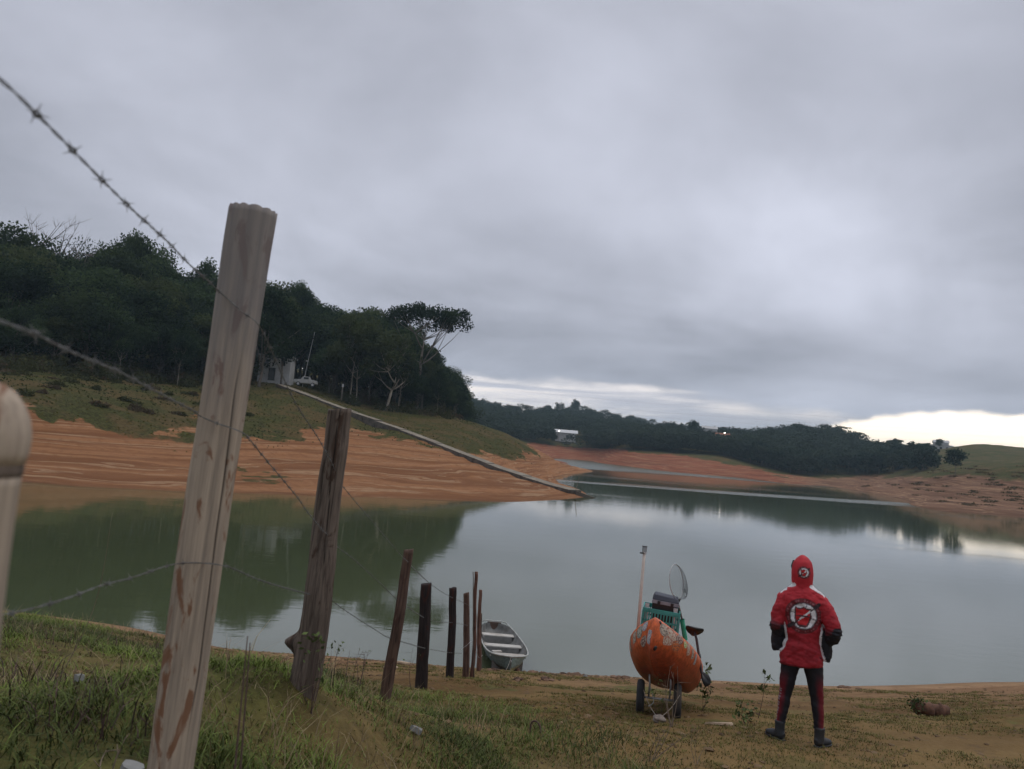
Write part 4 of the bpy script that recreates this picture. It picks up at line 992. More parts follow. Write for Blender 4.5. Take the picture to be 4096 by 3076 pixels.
# ---------------------------------------------------------------- orange fishing kayak on a trolley
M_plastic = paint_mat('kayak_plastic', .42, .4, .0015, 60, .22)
kb = at(2618, 2472, 8.0)
KS = [ (-.012, .012, .20, .24, .37, .41), # y, half width, keel z, chine z, deck edge z, crown z
 (0.0, .018, .15, .25, .40, .44), (.03, .040, .11, .24, .415, .46), (.10, .085, .07, .22, .425, .475), (.24, .175, .03, .20, .42, .475), (.45, .275, .01, .17, .40, .455), (.80, .375, -.01, .14, .375, .42),
 (1.25, .415, -.01, .12, .355, .375), (1.8, .42, -.01, .07, .345, .35), (2.4, .37, .0, .08, .345, .35), (2.9, .26, .03, .11, .35, .36), (3.25, .13, .08, .16, .36, .38), (3.4, .02, .16, .22, .37, .39)]
V = []
for (y, w, k, ch, de, cr) in KS:
    f_ = max(0.0, min(1.0, (y-.15)/.9)); L2 = lambda a_, b_: a_*(1-f_)+b_*f_; k = k-.05*sstep(.1, .6, y)
    half = [(0, k), (.22*w, L2(k+.2*(ch-k), k+.035)), (.45*w, L2(k+.42*(ch-k), k+.02)), (.68*w, L2(k+.68*(ch-k), k+.02)), (.90*w, ch), (1.0*w, (ch+de)*.48), (.985*w, de-.05), (.86*w, de), (.45*w, cr-.015), (.20*w, cr-.002), (0, cr+.004)]
    V += [(-x, y, z) for x, z in half[::-1]]+[(x, y, z) for x, z in half[1:-1]]
kn = len(V)//len(KS); F = [(i*kn+j, i*kn+(j+1) % kn, (i+1)*kn+(j+1) % kn, (i+1)*kn+j) for i in range(len(KS)-1) for j in range(kn)]
F += [tuple(range(kn))[::-1], tuple((len(KS)-1)*kn+j for j in range(kn))]
KM = Matrix.Translation(kb) @ Matrix.Rotation(RAD(-20), 4, 'Z') @ Matrix.Rotation(RAD(-21), 4, 'X') @ Matrix.Rotation(RAD(1.5), 4, 'Y') @ Matrix.Translation((0, 0, -.45))
kay = empty('kayak', label='orange fishing kayak covered in round stickers, bow up on a two-wheeled trolley', cat='kayak'); kay.matrix_world = KM
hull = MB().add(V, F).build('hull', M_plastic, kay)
ca = hull.data.attributes.new('crease_edge', 'FLOAT', 'EDGE')
for e_ in hull.data.edges:
    p_, q_ = (hull.data.vertices[i].co for i in e_.vertices)
    if e_.vertices[0] % kn in (6, 14) and e_.vertices[1] % kn == e_.vertices[0] % kn: ca.data[e_.index].value = .9
    if abs(p_.x) < 1e-4 and abs(q_.x) < 1e-4 and min(p_.y, q_.y) < .9: ca.data[e_.index].value = .95 if min(p_.y, q_.y) < .5 else .6
subdiv(hull, 3)
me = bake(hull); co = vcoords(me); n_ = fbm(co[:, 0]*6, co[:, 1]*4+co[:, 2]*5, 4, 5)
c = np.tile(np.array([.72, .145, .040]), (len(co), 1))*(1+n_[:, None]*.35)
low = sstep(.30, .07, co[:, 2]+n_*.10)[:, None]; c = c*(1-low*.75)+np.array([.30, .030, .014])*low*.75  # shade of the hull bottom put into the colour as deep red
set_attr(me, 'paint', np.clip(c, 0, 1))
from mathutils.bvhtree import BVHTree
bv = BVHTree.FromPolygons([tuple(p) for p in co], [tuple(p.vertices) for p in me.polygons])
# print on stickers: small worn roundels
def stk_mat(i):
    pal = [((.50, .43, .34), (.12, .10, .09)), ((.54, .46, .36), (.35, .10, .06)), ((.42, .40, .33), (.10, .14, .12)), ((.14, .06, .05), (.40, .34, .28)), ((.60, .16, .04), (.20, .08, .05)), ((.30, .42, .08), (.65, .65, .5)), ((.52, .50, .45), (.15, .18, .3))][i % 7]
    def fn(g, P):
        u = g.node('ShaderNodeTexCoord').outputs['UV']; x, y, z = g.xyz(u)
        r = g.m('SQRT', g.add(g.mul(x, x), g.mul(y, y)))
        n = g.noise(g.scale(u, (3.0, 3.0, 1), (i*3.1, i*1.7, 0)), 1.0, 5, .6); ring = g.mul(g.step(r, .66, .72), g.step(r, .86, .80))
        c = g.mix(g.step(n, .50, .56), pal[0]+(1,), pal[1]+(1,)); c = g.mix(g.mul(ring, .7), c, pal[1]+(1,))
        c = g.mix(g.mul(g.step(g.noise(u, 7.0, 4, .6), .5, .66), .5), c, (.40, .14, .06, 1))
        g.put(P.inputs['Base Color'], c); P.inputs['Roughness'].default_value = .6
    return mat('sticker_print', fn=fn)
KMI = KM.inverted(); eyeL = KMI @ EYE
def sticker(zx, zy, w, h, rot, i, shape='round'):
    px, py = 2400+zx*.4517, 2150+zy*.4517; d = (KMI.to_3x3() @ ray(px, py)).normalized(); loc, nrm, _, _ = bv.ray_cast(eyeL, d)
    if loc is None: return
    X = nrm.cross(Vector((0, 0, 1))).normalized()*-1 if abs(nrm.z) < .95 else Vector((1, 0, 0)); Y = nrm.cross(X).normalized()
    rt = d.cross(Vector((0, 0, 1))).normalized(); w *= min(1.75, .95/max(.5, abs(X.dot(rt))))   # stickers wrapped round the flank are long
    c_, s_ = math.cos(rot), math.sin(rot); N = 20; V = []; U = []
    for rr_ in (0, .5, 1.0):
        for k in range(N if rr_ else 1):
            a = 6.2832*k/N; u, v = math.cos(a)*rr_, math.sin(a)*rr_
            if shape != 'round':
                m_ = max(abs(math.cos(a)), abs(math.sin(a))) or 1; u, v = u/m_, v/m_
            q = loc+X*(u*w*c_-v*h*s_)+Y*(u*w*s_+v*h*c_); hp, hn, _, _ = bv.find_nearest(q); V.append(hp+hn*.003); U.append((u, v))
    F = [(0, 1+k, 1+(k+1) % N) for k in range(N)]+[(1+k, 1+N+k, 1+N+(k+1) % N, 1+(k+1) % N) for k in range(N)]
    o = MB().add(V, F).build('sticker', stk_mat(i), kay, True); uv = o.data.uv_layers.new(name='UVMap')
    for l in o.data.loops: uv.data[l.index].uv = U[l.vertex_index]
for a in [(400, 785, .032, .048, .2, 6, 'r'), (350, 835, .044, .062, .1, 2, 'r'), (305, 885, .036, .055, .2, 0, 'sq'), (268, 935, .030, .085, .1, 0, 'sq'), (435, 880, .020, .065, -.25, 6, 'sq'), (385, 920, .045, .045, .5, 3, 'r'),
          (568, 818, .046, .058, -.1, 0, 'r'), (635, 862, .075, .062, -.3, 1, 'r'), (600, 915, .045, .040, .2, 1, 'sq'), (705, 905, .040, .048, .5, 3, 'sq'), (672, 962, .046, .048, 0, 4, 'r'), (755, 950, .022, .034, 0, 5, 'r'),
          (785, 990, .024, .060, .3, 1, 'sq'), (822, 1030, .022, .052, .3, 0, 'sq'), (845, 1080, .020, .055, .2, 6, 'sq')]:
    sticker(a[0], a[1], a[2]*1.12, a[3]*1.12, a[4], a[5], 'round' if a[6] == 'r' else 'sq')
M_blackp = mat('black_plastic', (.014, .014, .015), .45)
for zx, zy, s in ((534, 755, .018), (487, 980, .026)):
    d = (KMI.to_3x3() @ ray(2400+zx*.4517, 2150+zy*.4517)).normalized(); loc, nrm, _, _ = bv.ray_cast(eyeL, d)
    if loc is not None: MB().tube([loc-nrm*.01, loc+nrm*.006, loc+nrm*.010], [s, s, s*.6], 14).build('drain_plug' if s < .02 else 'bow_fitting', M_blackp, kay, True)
MB().box((0, 1.95, .42), (.34, .06, .26), Matrix.Rotation(-.2, 3, 'X')).build('seat_back', M_blackp, kay, bevel=.02)
MB().box((0, 1.72, .37), (.36, .40, .04)).build('seat', M_blackp, kay, bevel=.015)
# trolley
wl, wr = at(2562, 2784, 8.80), at(2710, 2803, 8.71)
for w_ in (wl, wr): w_.z = H(w_.x, w_.y)+.175
tro = empty('kayak_trolley', (wl+wr)/2, label='black two-wheeled trolley carrying the orange kayak', cat='trolley'); O = (wl+wr)/2
axv = (wr-wl).normalized()
for w_ in (wl, wr):
    q = axv.to_track_quat('Z', 'X').to_matrix(); m = MB()
    prof = [(.110, -.03), (.155, -.042), (.180, -.034), (.188, -.012), (.188, .012), (.180, .034), (.155, .042), (.110, .03)]; N = 36; V = [];
    for k in range(N):
        a = 6.2832*k/N; tr_ = 1+(.018 if k % 2 else 0)
        V += [q @ Vector((r_*math.cos(a)*(tr_ if r_ > .183 else 1), r_*math.sin(a)*(tr_ if r_ > .183 else 1), z_))+(w_-O) for r_, z_ in prof]
    F = [(k*8+j, k*8+(j+1) % 8, ((k+1) % N)*8+(j+1) % 8, ((k+1) % N)*8+j) for k in range(N) for j in range(8)]
    wh = m.add(V, F).build('wheel', worn('tyre', (.030, .030, .032), .9, .3, 8, dirt=(.16, .12, .08), dirt_amt=.5), tro, True)
    MB().tube([w_-O-axv*.028, w_-O+axv*.028], .112, 24).build('rim', M_blackp, wh)
MB().tube([wl-O, wr-O], .013, 8).build('axle', M_tin, tro, True)
up3 = Vector((0, 0, 1))
for f in (.22, .78):
    p = (wl-O).lerp(wr-O, f); MB().tube([p, p+Vector((0, -.02, .16)), p+Vector((-axv.x*.02, -.05, .30))], .011, 6).build('strut', M_tin, tro, True)
    MB().box(p+Vector((0, -.03, .31)), (.09, .26, .05), Matrix.Rotation(RAD(-21), 3, 'X')).build('cradle', M_blackp, tro, bevel=.01)
MB().tube(catmull([wl-O+axv*.09+Vector((0, 0, .15)), wl-O+axv*.13+Vector((0, -.1, .0)), wl-O+axv*.07+Vector((0, -.12, -.06))], 6), .006, 5).build('strap_hook', M_rim, tro, True)

# crate and gear on the kayak
def KP(x, y, z): return KM @ Vector((x, y, z))
M_teal = worn('teal_plastic', (.045, .30, .27), .5, .2, 9, dirt=(.10, .12, .10), dirt_amt=.35)
ck = at(2637, 2506, 9.30); gyaw = RAD(-13)
ROT = Matrix.Rotation(gyaw, 3, 'Z') @ Matrix.Rotation(RAD(3), 3, 'Y')
ctop = at(2636, 2440, 9.30).z; cw, cd, chh = .44, .34, .30; ckc = Vector((ck.x, ck.y, ctop-chh))
crate = empty('fish_crate', ckc, (0, RAD(3), gyaw), label='turquoise slatted plastic crate standing on the kayak deck', cat='crate')
def crate_wall(cx, cy, ln, along):
    m = MB(); nsl = 13
    for zz, hh in ((.02, .04), (.155, .022), (chh-.025, .05)):
        m.box((cx, cy, zz), (ln, .012, hh) if along == 'x' else (.012, ln, hh))
    for k in range(nsl):
        o_ = -ln/2+ln*k/(nsl-1); wd = .014 if 0 < k < nsl-1 else .03
        c0 = (cx+o_*(1-.02), cy-.001) if along == 'x' else (cx-.001, cy+o_*.98)
        m.box((c0[0], c0[1], chh/2), ((wd, .010, chh-.05) if along == 'x' else (.010, wd, chh-.05)))
    return m
crate_wall(0, 0, cw, 'x').build('side_panel', M_teal, crate); crate_wall(0, cd, cw, 'x').build('side_panel', M_teal, crate)
crate_wall(-cw/2, cd/2, cd, 'y').build('side_panel', M_teal, crate); crate_wall(cw/2, cd/2, cd, 'y').build('side_panel', M_teal, crate)
MB().box((0, cd/2, .008), (cw, cd, .016)).build('base', M_teal, crate)
for x in (-cw/2+.04, cw/2-.055):
    t = empty('rod_holder', ckc+ROT @ Vector((x, .03, 0)), (0, RAD(3), gyaw), label='white tube rod holder at the %s of the turquoise crate' % ('left corner' if x < 0 else 'right corner'), cat='rod holder')
    m = MB(); m.tube([(0, 0, .02), (0, 0, chh+.045)], .024, 14, cap=False); m.tube([(0, 0, chh+.045), (0, 0, .02)], .019, 14, cap=False); m.build('tube', M_white, t, True)
    MB().tube([(0, 0, chh+.015), (0, 0, chh+.048)], [.0265, .0265], 14, cap=False).build('collar', M_white, t, True)
# support under the crate
MB().box((0, 0, 0), (.40, .34, .10)).build('x', M_blackp) if False else None
bx = ckc+ROT @ Vector((.03, .16, 0)); tb = empty('tackle_box', bx, (0, RAD(4), gyaw), label='black and grey lidded tackle box standing in the turquoise crate', cat='box')
hb = chh+.125; MB().box((0, 0, hb/2), (.315, .22, hb-.002)).build('body', M_blackp, tb, bevel=.012)
MB().box((0, 0, hb-.045), (.330, .235, .045)).build('grey_band', worn('grey_plastic', (.26, .26, .29), .5, .15, 10), tb, bevel=.008)
MB().add([(-.165, -.12, hb-.02), (.165, -.12, hb-.02), (.165, .12, hb-.02), (-.165, .12, hb-.02), (-.14, -.09, hb+.04), (.14, -.09, hb+.025), (.14, .09, hb+.03), (-.14, .09, hb+.045)],
         [(0, 3, 2, 1), (4, 5, 6, 7), (0, 1, 5, 4), (1, 2, 6, 5), (2, 3, 7, 6), (3, 0, 4, 7)]).build('lid', mat('navy_plastic', (.028, .032, .05), .5), tb, bevel=.01)
for x in (-.08, .08): MB().box((x, -.122, hb-.05), (.035, .012, .045)).build('latch', M_blackp, tb, bevel=.003)
# pole with lamp box
a, b = at(2553, 2500, 9.25), at(2577, 2212, 9.25); a0 = a+(a-b)*.28
t = empty('light_pole', a0, label='cream plastic pole with a clear lamp box on top, left of the crate', cat='pole')
MB().tube([Vector((0, 0, 0)), (b-a0)*.5, b-a0], [.020, .019, .018], 14).build('tube', worn('cream_plastic', (.56, .48, .42), .6, .12, 8, dirt=(.35, .18, .10), dirt_amt=.5), t, True)
v = (b-a0); u_ = v.normalized(); c0 = v+u_*.035
MB().tube([v-u_*.004, v+u_*.012], .026, 14).build('collar', M_white, t, True)
MB().box(v+u_*.045, (.052, .05, .065)).build('lamp_box', mat('lamp_clear', (.34, .38, .40), .15), t, bevel=.006)
MB().box(v+u_*.080, (.056, .054, .008)).build('lamp_cap', M_blackp, t)
MB().tube([v+Vector((-.015, -.02, .0)), v+Vector((-.055, -.02, .002))], .009, 8).build('knob', M_blackp, t, True)
# landing net
nc = at(2706, 2326, 9.45); nb = at(2712, 2400, 9.45); nh = at(2729, 2480, 9.40); tb_, te = at(2728, 2478, 9.38), at(2737, 2532, 9.40); he = te+(te-nh)*.5
net = empty('landing_net', nc, label='round landing net on a dark handle standing at the right of the crate', cat='net')
side = (at(2733, 2326, 9.45)-nc); upv = (at(2701, 2257, 9.45)-nc); dep = (nc-EYE).normalized()
hoopN = (side.normalized()*.35+dep*.93)
HA = hoopN.normalized()*.20; HB = upv      # seen nearly edge-on
hoop = []
sc_ = side.length
for k in range(40):
    a_ = 6.2832*k/40; hoop.append(side*math.cos(a_)+dep*math.cos(a_)*.15+upv*math.sin(a_))
MB().tube(hoop, .005, 6, closed=True).build('hoop', M_tin, net, True)
m = MB(); bagd = (dep*.10+side.normalized()*.10); rows = []
for j in range(9):
    t_ = j/8; rowp = []
    for k in range(30):
        a_ = 6.2832*k/30; s_ = math.cos(t_*1.45); p = (side*math.cos(a_)+dep*math.cos(a_)*.15+upv*math.sin(a_))*s_+bagd*math.sin(t_*1.5)*1.2+Vector((0, 0, -.16))*t_**1.4; rowp.append(p)
    rows.append(rowp)
for j in range(8):
    for k in range(30):
        k2 = (k+1) % 30
        for p, q in ((rows[j][k], rows[j+1][k2]), (rows[j][k2], rows[j+1][k])): m.tube([p, q], .0008, 3, cap=False)
m.build('mesh_bag', mat('net_cord', (.035, .040, .045), .8), net)
m = MB(); m.tube([nb-nc+Vector((-.03, 0, .015)), nb-nc+Vector((0, 0, -.035))], [.008, .016], 8); m.tube([nb-nc+Vector((.03, 0, .015)), nb-nc+Vector((0, 0, -.035))], [.008, .016], 8); m.build('yoke', M_blackp, net, True)
MB().tube([nb-nc+Vector((0, 0, -.02)), nh-nc, he-nc], .0105, 10).build('handle', mat('net_handle', (.10, .07, .05), .4), net, True)
rh = empty('rod_tube', te+(te-tb_)*.5, label='green plastic tube holding the landing net handle', cat='rod holder'); O2 = te+(te-tb_)*.5
m = MB(); m.tube([Vector((0, 0, 0)), tb_-O2], .029, 16, cap=False); m.tube([tb_-O2, Vector((0, 0, 0))], .024, 16, cap=False); m.build('tube', mat('green_tube', (.05, .42, .27), .5), rh, True)
MB().tube([tb_-O2-(tb_-O2).normalized()*.012, tb_-O2], .032, 16, cap=False).build('rim', mat('green_tube_rim', (.05, .38, .26), .5), rh, True)
# double paddle, leaning against the right side
pu, pl = at(2777, 2528, 9.1), at(2818, 2722, 8.95); s1, s2 = at(2786, 2556, 9.1), at(2806, 2690, 8.98)
pl.z = max(pl.z, H(pl.x, pl.y)+.07)
pad = empty('paddle', pl, label='black double-bladed paddle leaning against the right side of the kayak', cat='paddle')
MB().tube([pu-pl+Vector((0,.02,.02)), s1-pl, (s1+s2)/2-pl, s2-pl, Vector((0, .01, .03))], .0155, 10).build('shaft', worn('paddle_shaft', (.05, .03, .03), .5, .3, 20), pad, True)
def blade(c, ax, sd, L_, W_, name='blade'):
    V = []; n_ = 14; nr_ = ax.cross(sd).normalized()
    out = [(-1, .12), (-.85, .22), (-.55, .62), (-.1, .95), (.35, 1.0), (.75, .86), (1.0, .45), (1.03, 0)]
    ol = [(u, w) for u, w in out]+[(u, -w) for u, w in out[::-1][1:]]
    for sgn in (1, -1):
        for u, w in ol: V.append(c+ax*u*L_+sd*w*W_+nr_*(sgn*.006+.03*(abs(w)**2)))
    k = len(ol); m = MB().add(V, [tuple(range(k)), tuple(range(k, 2*k))[::-1]]+[(i, (i+1) % k, k+(i+1) % k, k+i) for i in range(k)])
    return m.build(name, M_blackp, pad, True)
axp = (s1-s2).normalized(); vd = (kb-EYE).normalized()
blade(pu-pl+Vector((0, 0, .0)), (axp*.5+Vector((0, -.85, 0))).normalized(), Vector((.96, .0, -.12)), .115, .115)
blade(Vector((0, 0, .02)), (-axp*.9+Vector((.2, -.2, 0))).normalized(), Vector((.8, .3, .25)).normalized(), .085, .055)
MB().tube([(s1+s2)/2-pl+axp*.02, (s1+s2)/2-pl-axp*.03], .021, 10).build('ferrule', M_blackp, pad, True)
# ropes that hold the trolley to a stone
st = at(2636, 2872, 8.05); st.z = H(st.x, st.y)+.03
bm = bmesh.new(); bmesh.ops.create_icosphere(bm, subdivisions=4, radius=1)
for v_ in bm.verts:
    n__ = v_.co.copy(); q = 1+.18*math.sin(3*n__.x+1)*math.cos(2*n__.y)+.10*math.sin(5*n__.z+2*n__.x); v_.co = Vector((n__.x*.078*q, n__.y*.06*q, n__.z*.042*q))
me = bpy.data.meshes.new('anchor_stone'); bm.to_mesh(me); bm.free()
for p in me.polygons: p.use_smooth = True
o = link('anchor_stone', me, None, worn('stone_grey', (.24, .20, .17), .9, .35, 18, bump=.006)); o.location = st; tag(o, 'flat grey stone on the ground in front of the trolley wheels', 'stone')
M_cord = mat('cord_pale', (.32, .27, .22), .9)
for k, (w_, off) in enumerate(((wl, -.03), (wr, .03))):
    a = w_+Vector((0, -.12, .12)); b = st+Vector((off, 0, .03)); mid_ = a.lerp(b, .5)-Vector((0, 0, .03))
    o = MB().tube([p-a for p in catmull([a, mid_, b], 10)], .0035, 5).build('rope', M_cord, smooth=True); o.location = a
    tag(o, 'thin rope from the %s trolley wheel to the stone' % ('left' if k == 0 else 'right'), 'rope')
# ---------------------------------------------------------------- person in a red hooded jacket, seen from behind
fp = at(3202, 2976, 7.35); pz = H(fp.x, fp.y); PY = RAD(-20.5); PS = .985
person = empty('person', (fp.x, fp.y, pz), (RAD(0), RAD(-1.0), PY), label='person in a red hooded jacket and black trousers standing with back turned, facing the lake', cat='person'); person.scale = (PS,)*3
M_skin = mat('skin', (.32, .17, .11), .55)
def skin_body(name, J, E, root, parent, m, lv=2):
    me = bpy.data.meshes.new(name); me.from_pydata([j[0] for j in J], E, []); o = link(name, me, parent, m)
    o.modifiers.new('skin', 'SKIN'); lay = me.skin_vertices[0].data
    for i, j in enumerate(J):
        r = j[1]; lay[i].radius = r if isinstance(r, tuple) else (r, r)
    lay[root].use_root = True
    s = o.modifiers.new('sub', 'SUBSURF'); s.levels = lv; s.render_levels = lv
    me2 = bake(o)
    for p in me2.polygons: p.use_smooth = True
    return o
# joints: arms bent, hands in the front pockets; feet apart, toes out
J = [((-.01, 0, .86), (.11, .08)), ((-.02, .01, 1.02), (.10, .065)), ((-.02, .01, 1.22), (.11, .065)), ((-.025, .005, 1.38), (.10, .06)), ((-.03, 0, 1.47), (.055, .055)), ((-.032, .015, 1.55), (.056, .062)), ((-.034, .022, 1.64), (.078, .092)), ((-.036, .018, 1.72), (.055, .07)),
     ((-.20, -.01, 1.39), .058), ((-.25, -.035, 1.10), .040), ((-.20, .15, .97), .030), ((-.155, .20, .94), (.022, .035)),
     ((.155, -.01, 1.39), .058), ((.265, -.035, 1.08), .042), ((.17, .15, .96), .030), ((.125, .20, .93), (.022, .035)),
     ((-.10, 0, .80), .085), ((-.158, .015, .43), .055), ((-.192, -.015, .11), .036), ((-.20, -.02, .05), .036), ((-.25, .10, .03), (.035, .022)),
     ((.085, 0, .80), .085), ((.135, .015, .43), .055), ((.165, -.015, .10), .036), ((.17, -.02, .05), .036), ((.225, .10, .03), (.035, .022))]
E = [(0, 1), (1, 2), (2, 3), (3, 4), (4, 5), (5, 6), (6, 7), (3, 8), (8, 9), (9, 10), (10, 11), (3, 12), (12, 13), (13, 14), (14, 15), (0, 16), (16, 17), (17, 18), (18, 19), (19, 20), (0, 21), (21, 22), (22, 23), (23, 24), (24, 25)]
# fingers
for s, wi, hx in ((-1, 11, -.155), (1, 15, .125)):
    for k, (dx_, ln) in enumerate(((-.025, .055), (-.008, .066), (.010, .062), (.026, .050))):
        b = len(J); J += [((hx-s*.01+0*dx_, .225, .94+dx_), .0085), ((hx-s*(.01+ln*.6), .235, .935+dx_), .008), ((hx-s*(.01+ln), .215, .93+dx_), .007)]; E += [(wi, b), (b, b+1), (b+1, b+2)]
    b = len(J); J += [((hx-s*.012, .20, .975), .010), ((hx-s*.040, .215, .985), .009)]; E += [(wi, b), (b, b+1)]
body = skin_body('body', J, E, 0, person, M_skin)
# face, turned to the lake
m = MB()
m.tube([(-.034, .108, 1.655), (-.034, .128, 1.628), (-.034, .112, 1.615)], [.008, .014, .010], 8); m.build('nose', M_skin, person, True)
for s in (-1, 1): MB().tube([(-.034+s*.030, .092, 1.660), (-.034+s*.030, .104, 1.660)], [.014, .006], 10).build('eye', mat('eye', (.10, .07, .06), .2), person, True)
MB().tube([(-.058, .097, 1.588), (-.034, .108, 1.585), (-.010, .097, 1.588)], .006, 6).build('mouth', mat('lips', (.28, .10, .08), .5), person, True)

def remesh(o, vox, sm=6):
    r = o.modifiers.new('r', 'REMESH'); r.mode = 'VOXEL'; r.voxel_size = vox; r.use_smooth_shade = True
    s = o.modifiers.new('s', 'SMOOTH'); s.iterations = sm; s.factor = .5
    me = bake(o)
    for p in me.polygons: p.use_smooth = True
    return me
M_cloth = paint_mat('jacket_cloth', .62, .25, .0012, 260, .08)
jb = MB(); C3 = lambda x, y, z: Vector((x, y, z))
tor = [(-.022, .00, .740, .205, .145), (-.024, .00, .80, .200, .148), (-.026, .00, .88, .180, .140), (-.024, -.005, .98, .156, .125), (-.020, -.008, 1.08, .160, .122), (-.018, -.01, 1.20, .176, .125), (-.020, -.012, 1.32, .192, .122), (-.024, -.01, 1.395, .196, .112), (-.028, -.005, 1.44, .172, .100), (-.030, 0, 1.478, .125, .088), (-.031, 0, 1.51, .095, .085)]
jb.tube([C3(x, y, z) for x, y, z, a, b in tor], [(a, b) for x, y, z, a, b in tor], 40, ref=(0, 1, 0))
# loose front flaps pushed out by the pocketed hands
for s, x0, zb, zt in ((-1, -.235, .835, 1.06), (1, .190, .80, 1.04)):
    jb.tube([C3(x0-s*.09, .03, zt+.14), C3(x0-s*.04, .04, zt), C3(x0+s*.0, .065, zt-.09), C3(x0+s*.01, .07, zb+.06), C3(x0-s*.005, .06, zb)], [(.05, .07), (.062, .085), (.068, .10), (.062, .10), (.052, .09)], 20, ref=(0, 1, 0))
ARM = {-1: [(-.145, -.005, 1.400, .070), (-.195, -.01, 1.355, .078), (-.225, -.02, 1.26, .074), (-.243, -.03, 1.17, .072), (-.252, -.035, 1.100, .073), (-.240, -.005, 1.04, .067), (-.220, .06, 1.00, .058), (-.20, .13, .965, .050), (-.17, .18, .945, .044)],
       1: [(.095, -.005, 1.400, .070), (.148, -.01, 1.350, .078), (.195, -.02, 1.28, .076), (.240, -.03, 1.18, .074), (.262, -.035, 1.095, .076), (.250, -.005, 1.025, .068), (.215, .06, .985, .058), (.175, .13, .955, .050), (.14, .18, .935, .044)]}
for s in (-1, 1): jb.tube([C3(x, y, z) for x, y, z, r in ARM[s]], [r*.96 for x, y, z, r in ARM[s]], 24, ref=(0, 1, 0))
# hood: covers the back and top of the head, open at the face
hd = [(-.030, .0, 1.45, .094, .085), (-.031, .0, 1.49, .092, .090), (-.033, .0, 1.55, .100, .102), (-.035, -.002, 1.62, .103, .114), (-.036, -.002, 1.68, .098, .112), (-.036, -.002, 1.735, .083, .095), (-.038, .0, 1.775, .050, .062), (-.040, .0, 1.797, .018, .024)]
jb.tube([C3(x, y, z) for x, y, z, a, b in hd], [(a, b) for x, y, z, a, b in hd], 32, ref=(0, 1, 0))
jacket = jb.build('jacket', M_cloth, person)
me = remesh(jacket, .0075, 5); co = vcoords(me).astype(float)
X, Y, Z = co.T
# cut the face opening and add folds
fold = (fbm(X*9+Z*5, Z*16+Y*8, 3, 61)*.032+fbm(X*22-Z*9, Z*30+Y*20, 2, 67)*.009)*sstep(1.6, 1.45, Z)+fbm(X*14, Z*12, 2, 5)*.006
nrm = np.empty(len(me.vertices)*3, np.float32); me.vertices.foreach_get('normal', nrm); nrm = nrm.reshape(-1, 3)
elbow = np.exp(-((Z-1.09)/.06)**2)*(np.abs(X+.01) > .2); fold = fold+elbow*np.sin(Z*190+X*30)*.004
face = np.exp(-(((X+.034)/.062)**4+((Z-1.635)/.085)**4))*(Y > .03)*.045
co2 = co+nrm*fold[:, None]; co2[:, 1] -= face; me.vertices.foreach_set('co', co2.astype(np.float32).ravel()); me.update()
# colours of the cloth panels and the print
RED, RED2, BLK, WHT = np.array([.50, .030, .042]), np.array([.25, .012, .020]), np.array([.016, .016, .021]), np.array([.74, .72, .74])
zx = lambda a, b: ((a-450-.052*(1580-b))*.001216, (1580-b)*.001216)
n1 = fbm(X*60, Z*60, 3, 71); n2 = fbm(X*22, Z*22, 3, 73)
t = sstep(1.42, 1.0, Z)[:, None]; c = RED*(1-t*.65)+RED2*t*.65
pat = (sstep(.02, .12, n2+n1*.5)*sstep(1.40, 1.2, np.where(np.abs(X+.02) > .17, Z-.2, Z)))[:, None]; c = c*(1-pat*.35)+RED2*.55*pat*.35
Lc = np.array([zx(a, b) for a, b in [(330, 560), (338, 640), (358, 720), (358, 775), (332, 850), (283, 912)]])[::-1]
Rc = np.array([zx(a, b) for a, b in [(640, 560), (634, 640), (612, 720), (614, 800), (630, 870), (656, 946)]])[::-1]
xl = np.interp(Z, Lc[:, 1], Lc[:, 0]); xr = np.interp(Z, Rc[:, 1], Rc[:, 0])
armd = np.full(len(X), 9.0); armz = np.zeros(len(X))
for s in (-1, 1):
    P = np.array([a[:3] for a in ARM[s]]); 
    for i in range(len(P)-1):
        ab = P[i+1]-P[i]; q = np.clip(((co-P[i]) @ ab)/(ab @ ab), 0, 1); d_ = np.linalg.norm(co-(P[i]+q[:, None]*ab), axis=1)-ARM[s][i][3]
        k = d_ < armd; armd[k] = d_[k]; armz[k] = (i+q)[k]
issl = (armd < .012) & (np.abs(X+.02) > .165)
side_ = ((X < xl) | (X > xr)) & (Z < 1.26) & (Z > .775+.0*X) & (~issl)
c[side_] = BLK; c[(Y > .06) & (Z < 1.3) & (np.abs(X+.02) > .10)] = BLK
slv = issl & (armz > 3.95+.25*np.sin(X*40)+n2*.8); c[slv] = BLK
slb = issl & (armz > 3.3) & (~slv); kk = sstep(3.2, 4.0, armz)[:, None]*.75; c = np.where(slb[:, None], c*(1-kk)+BLK*kk, c)
pip = (np.minimum(np.abs(X-xl), np.abs(X-xr)) < .011) & (Z < 1.18) & (Y < .06) & (~issl); c[pip] = WHT
def seg(x, z, a, b):
    a = np.array(a); b = np.array(b); ab = b-a; q = np.clip(((x-a[0])*ab[0]+(z-a[1])*ab[1])/(ab @ ab), 0, 1)
    return np.hypot(x-(a[0]+q*ab[0]), z-(a[1]+q*ab[1])), q
for a, b in (((425, 338), (290, 402)), ((555, 342), (682, 410))):
    d_, q = seg(X, Z, zx(*a), zx(*b)); d_ = np.where((nrm[:, 2] > .72) & (Y < .03) & (Y > -.06) & (np.abs(X+.03) > .10) & (np.abs(X+.03) < .20), 0, d_); k = (d_ < .017) & (Z < 1.53) & (Y > -.12) & (Z > 1.34); c[k] = WHT
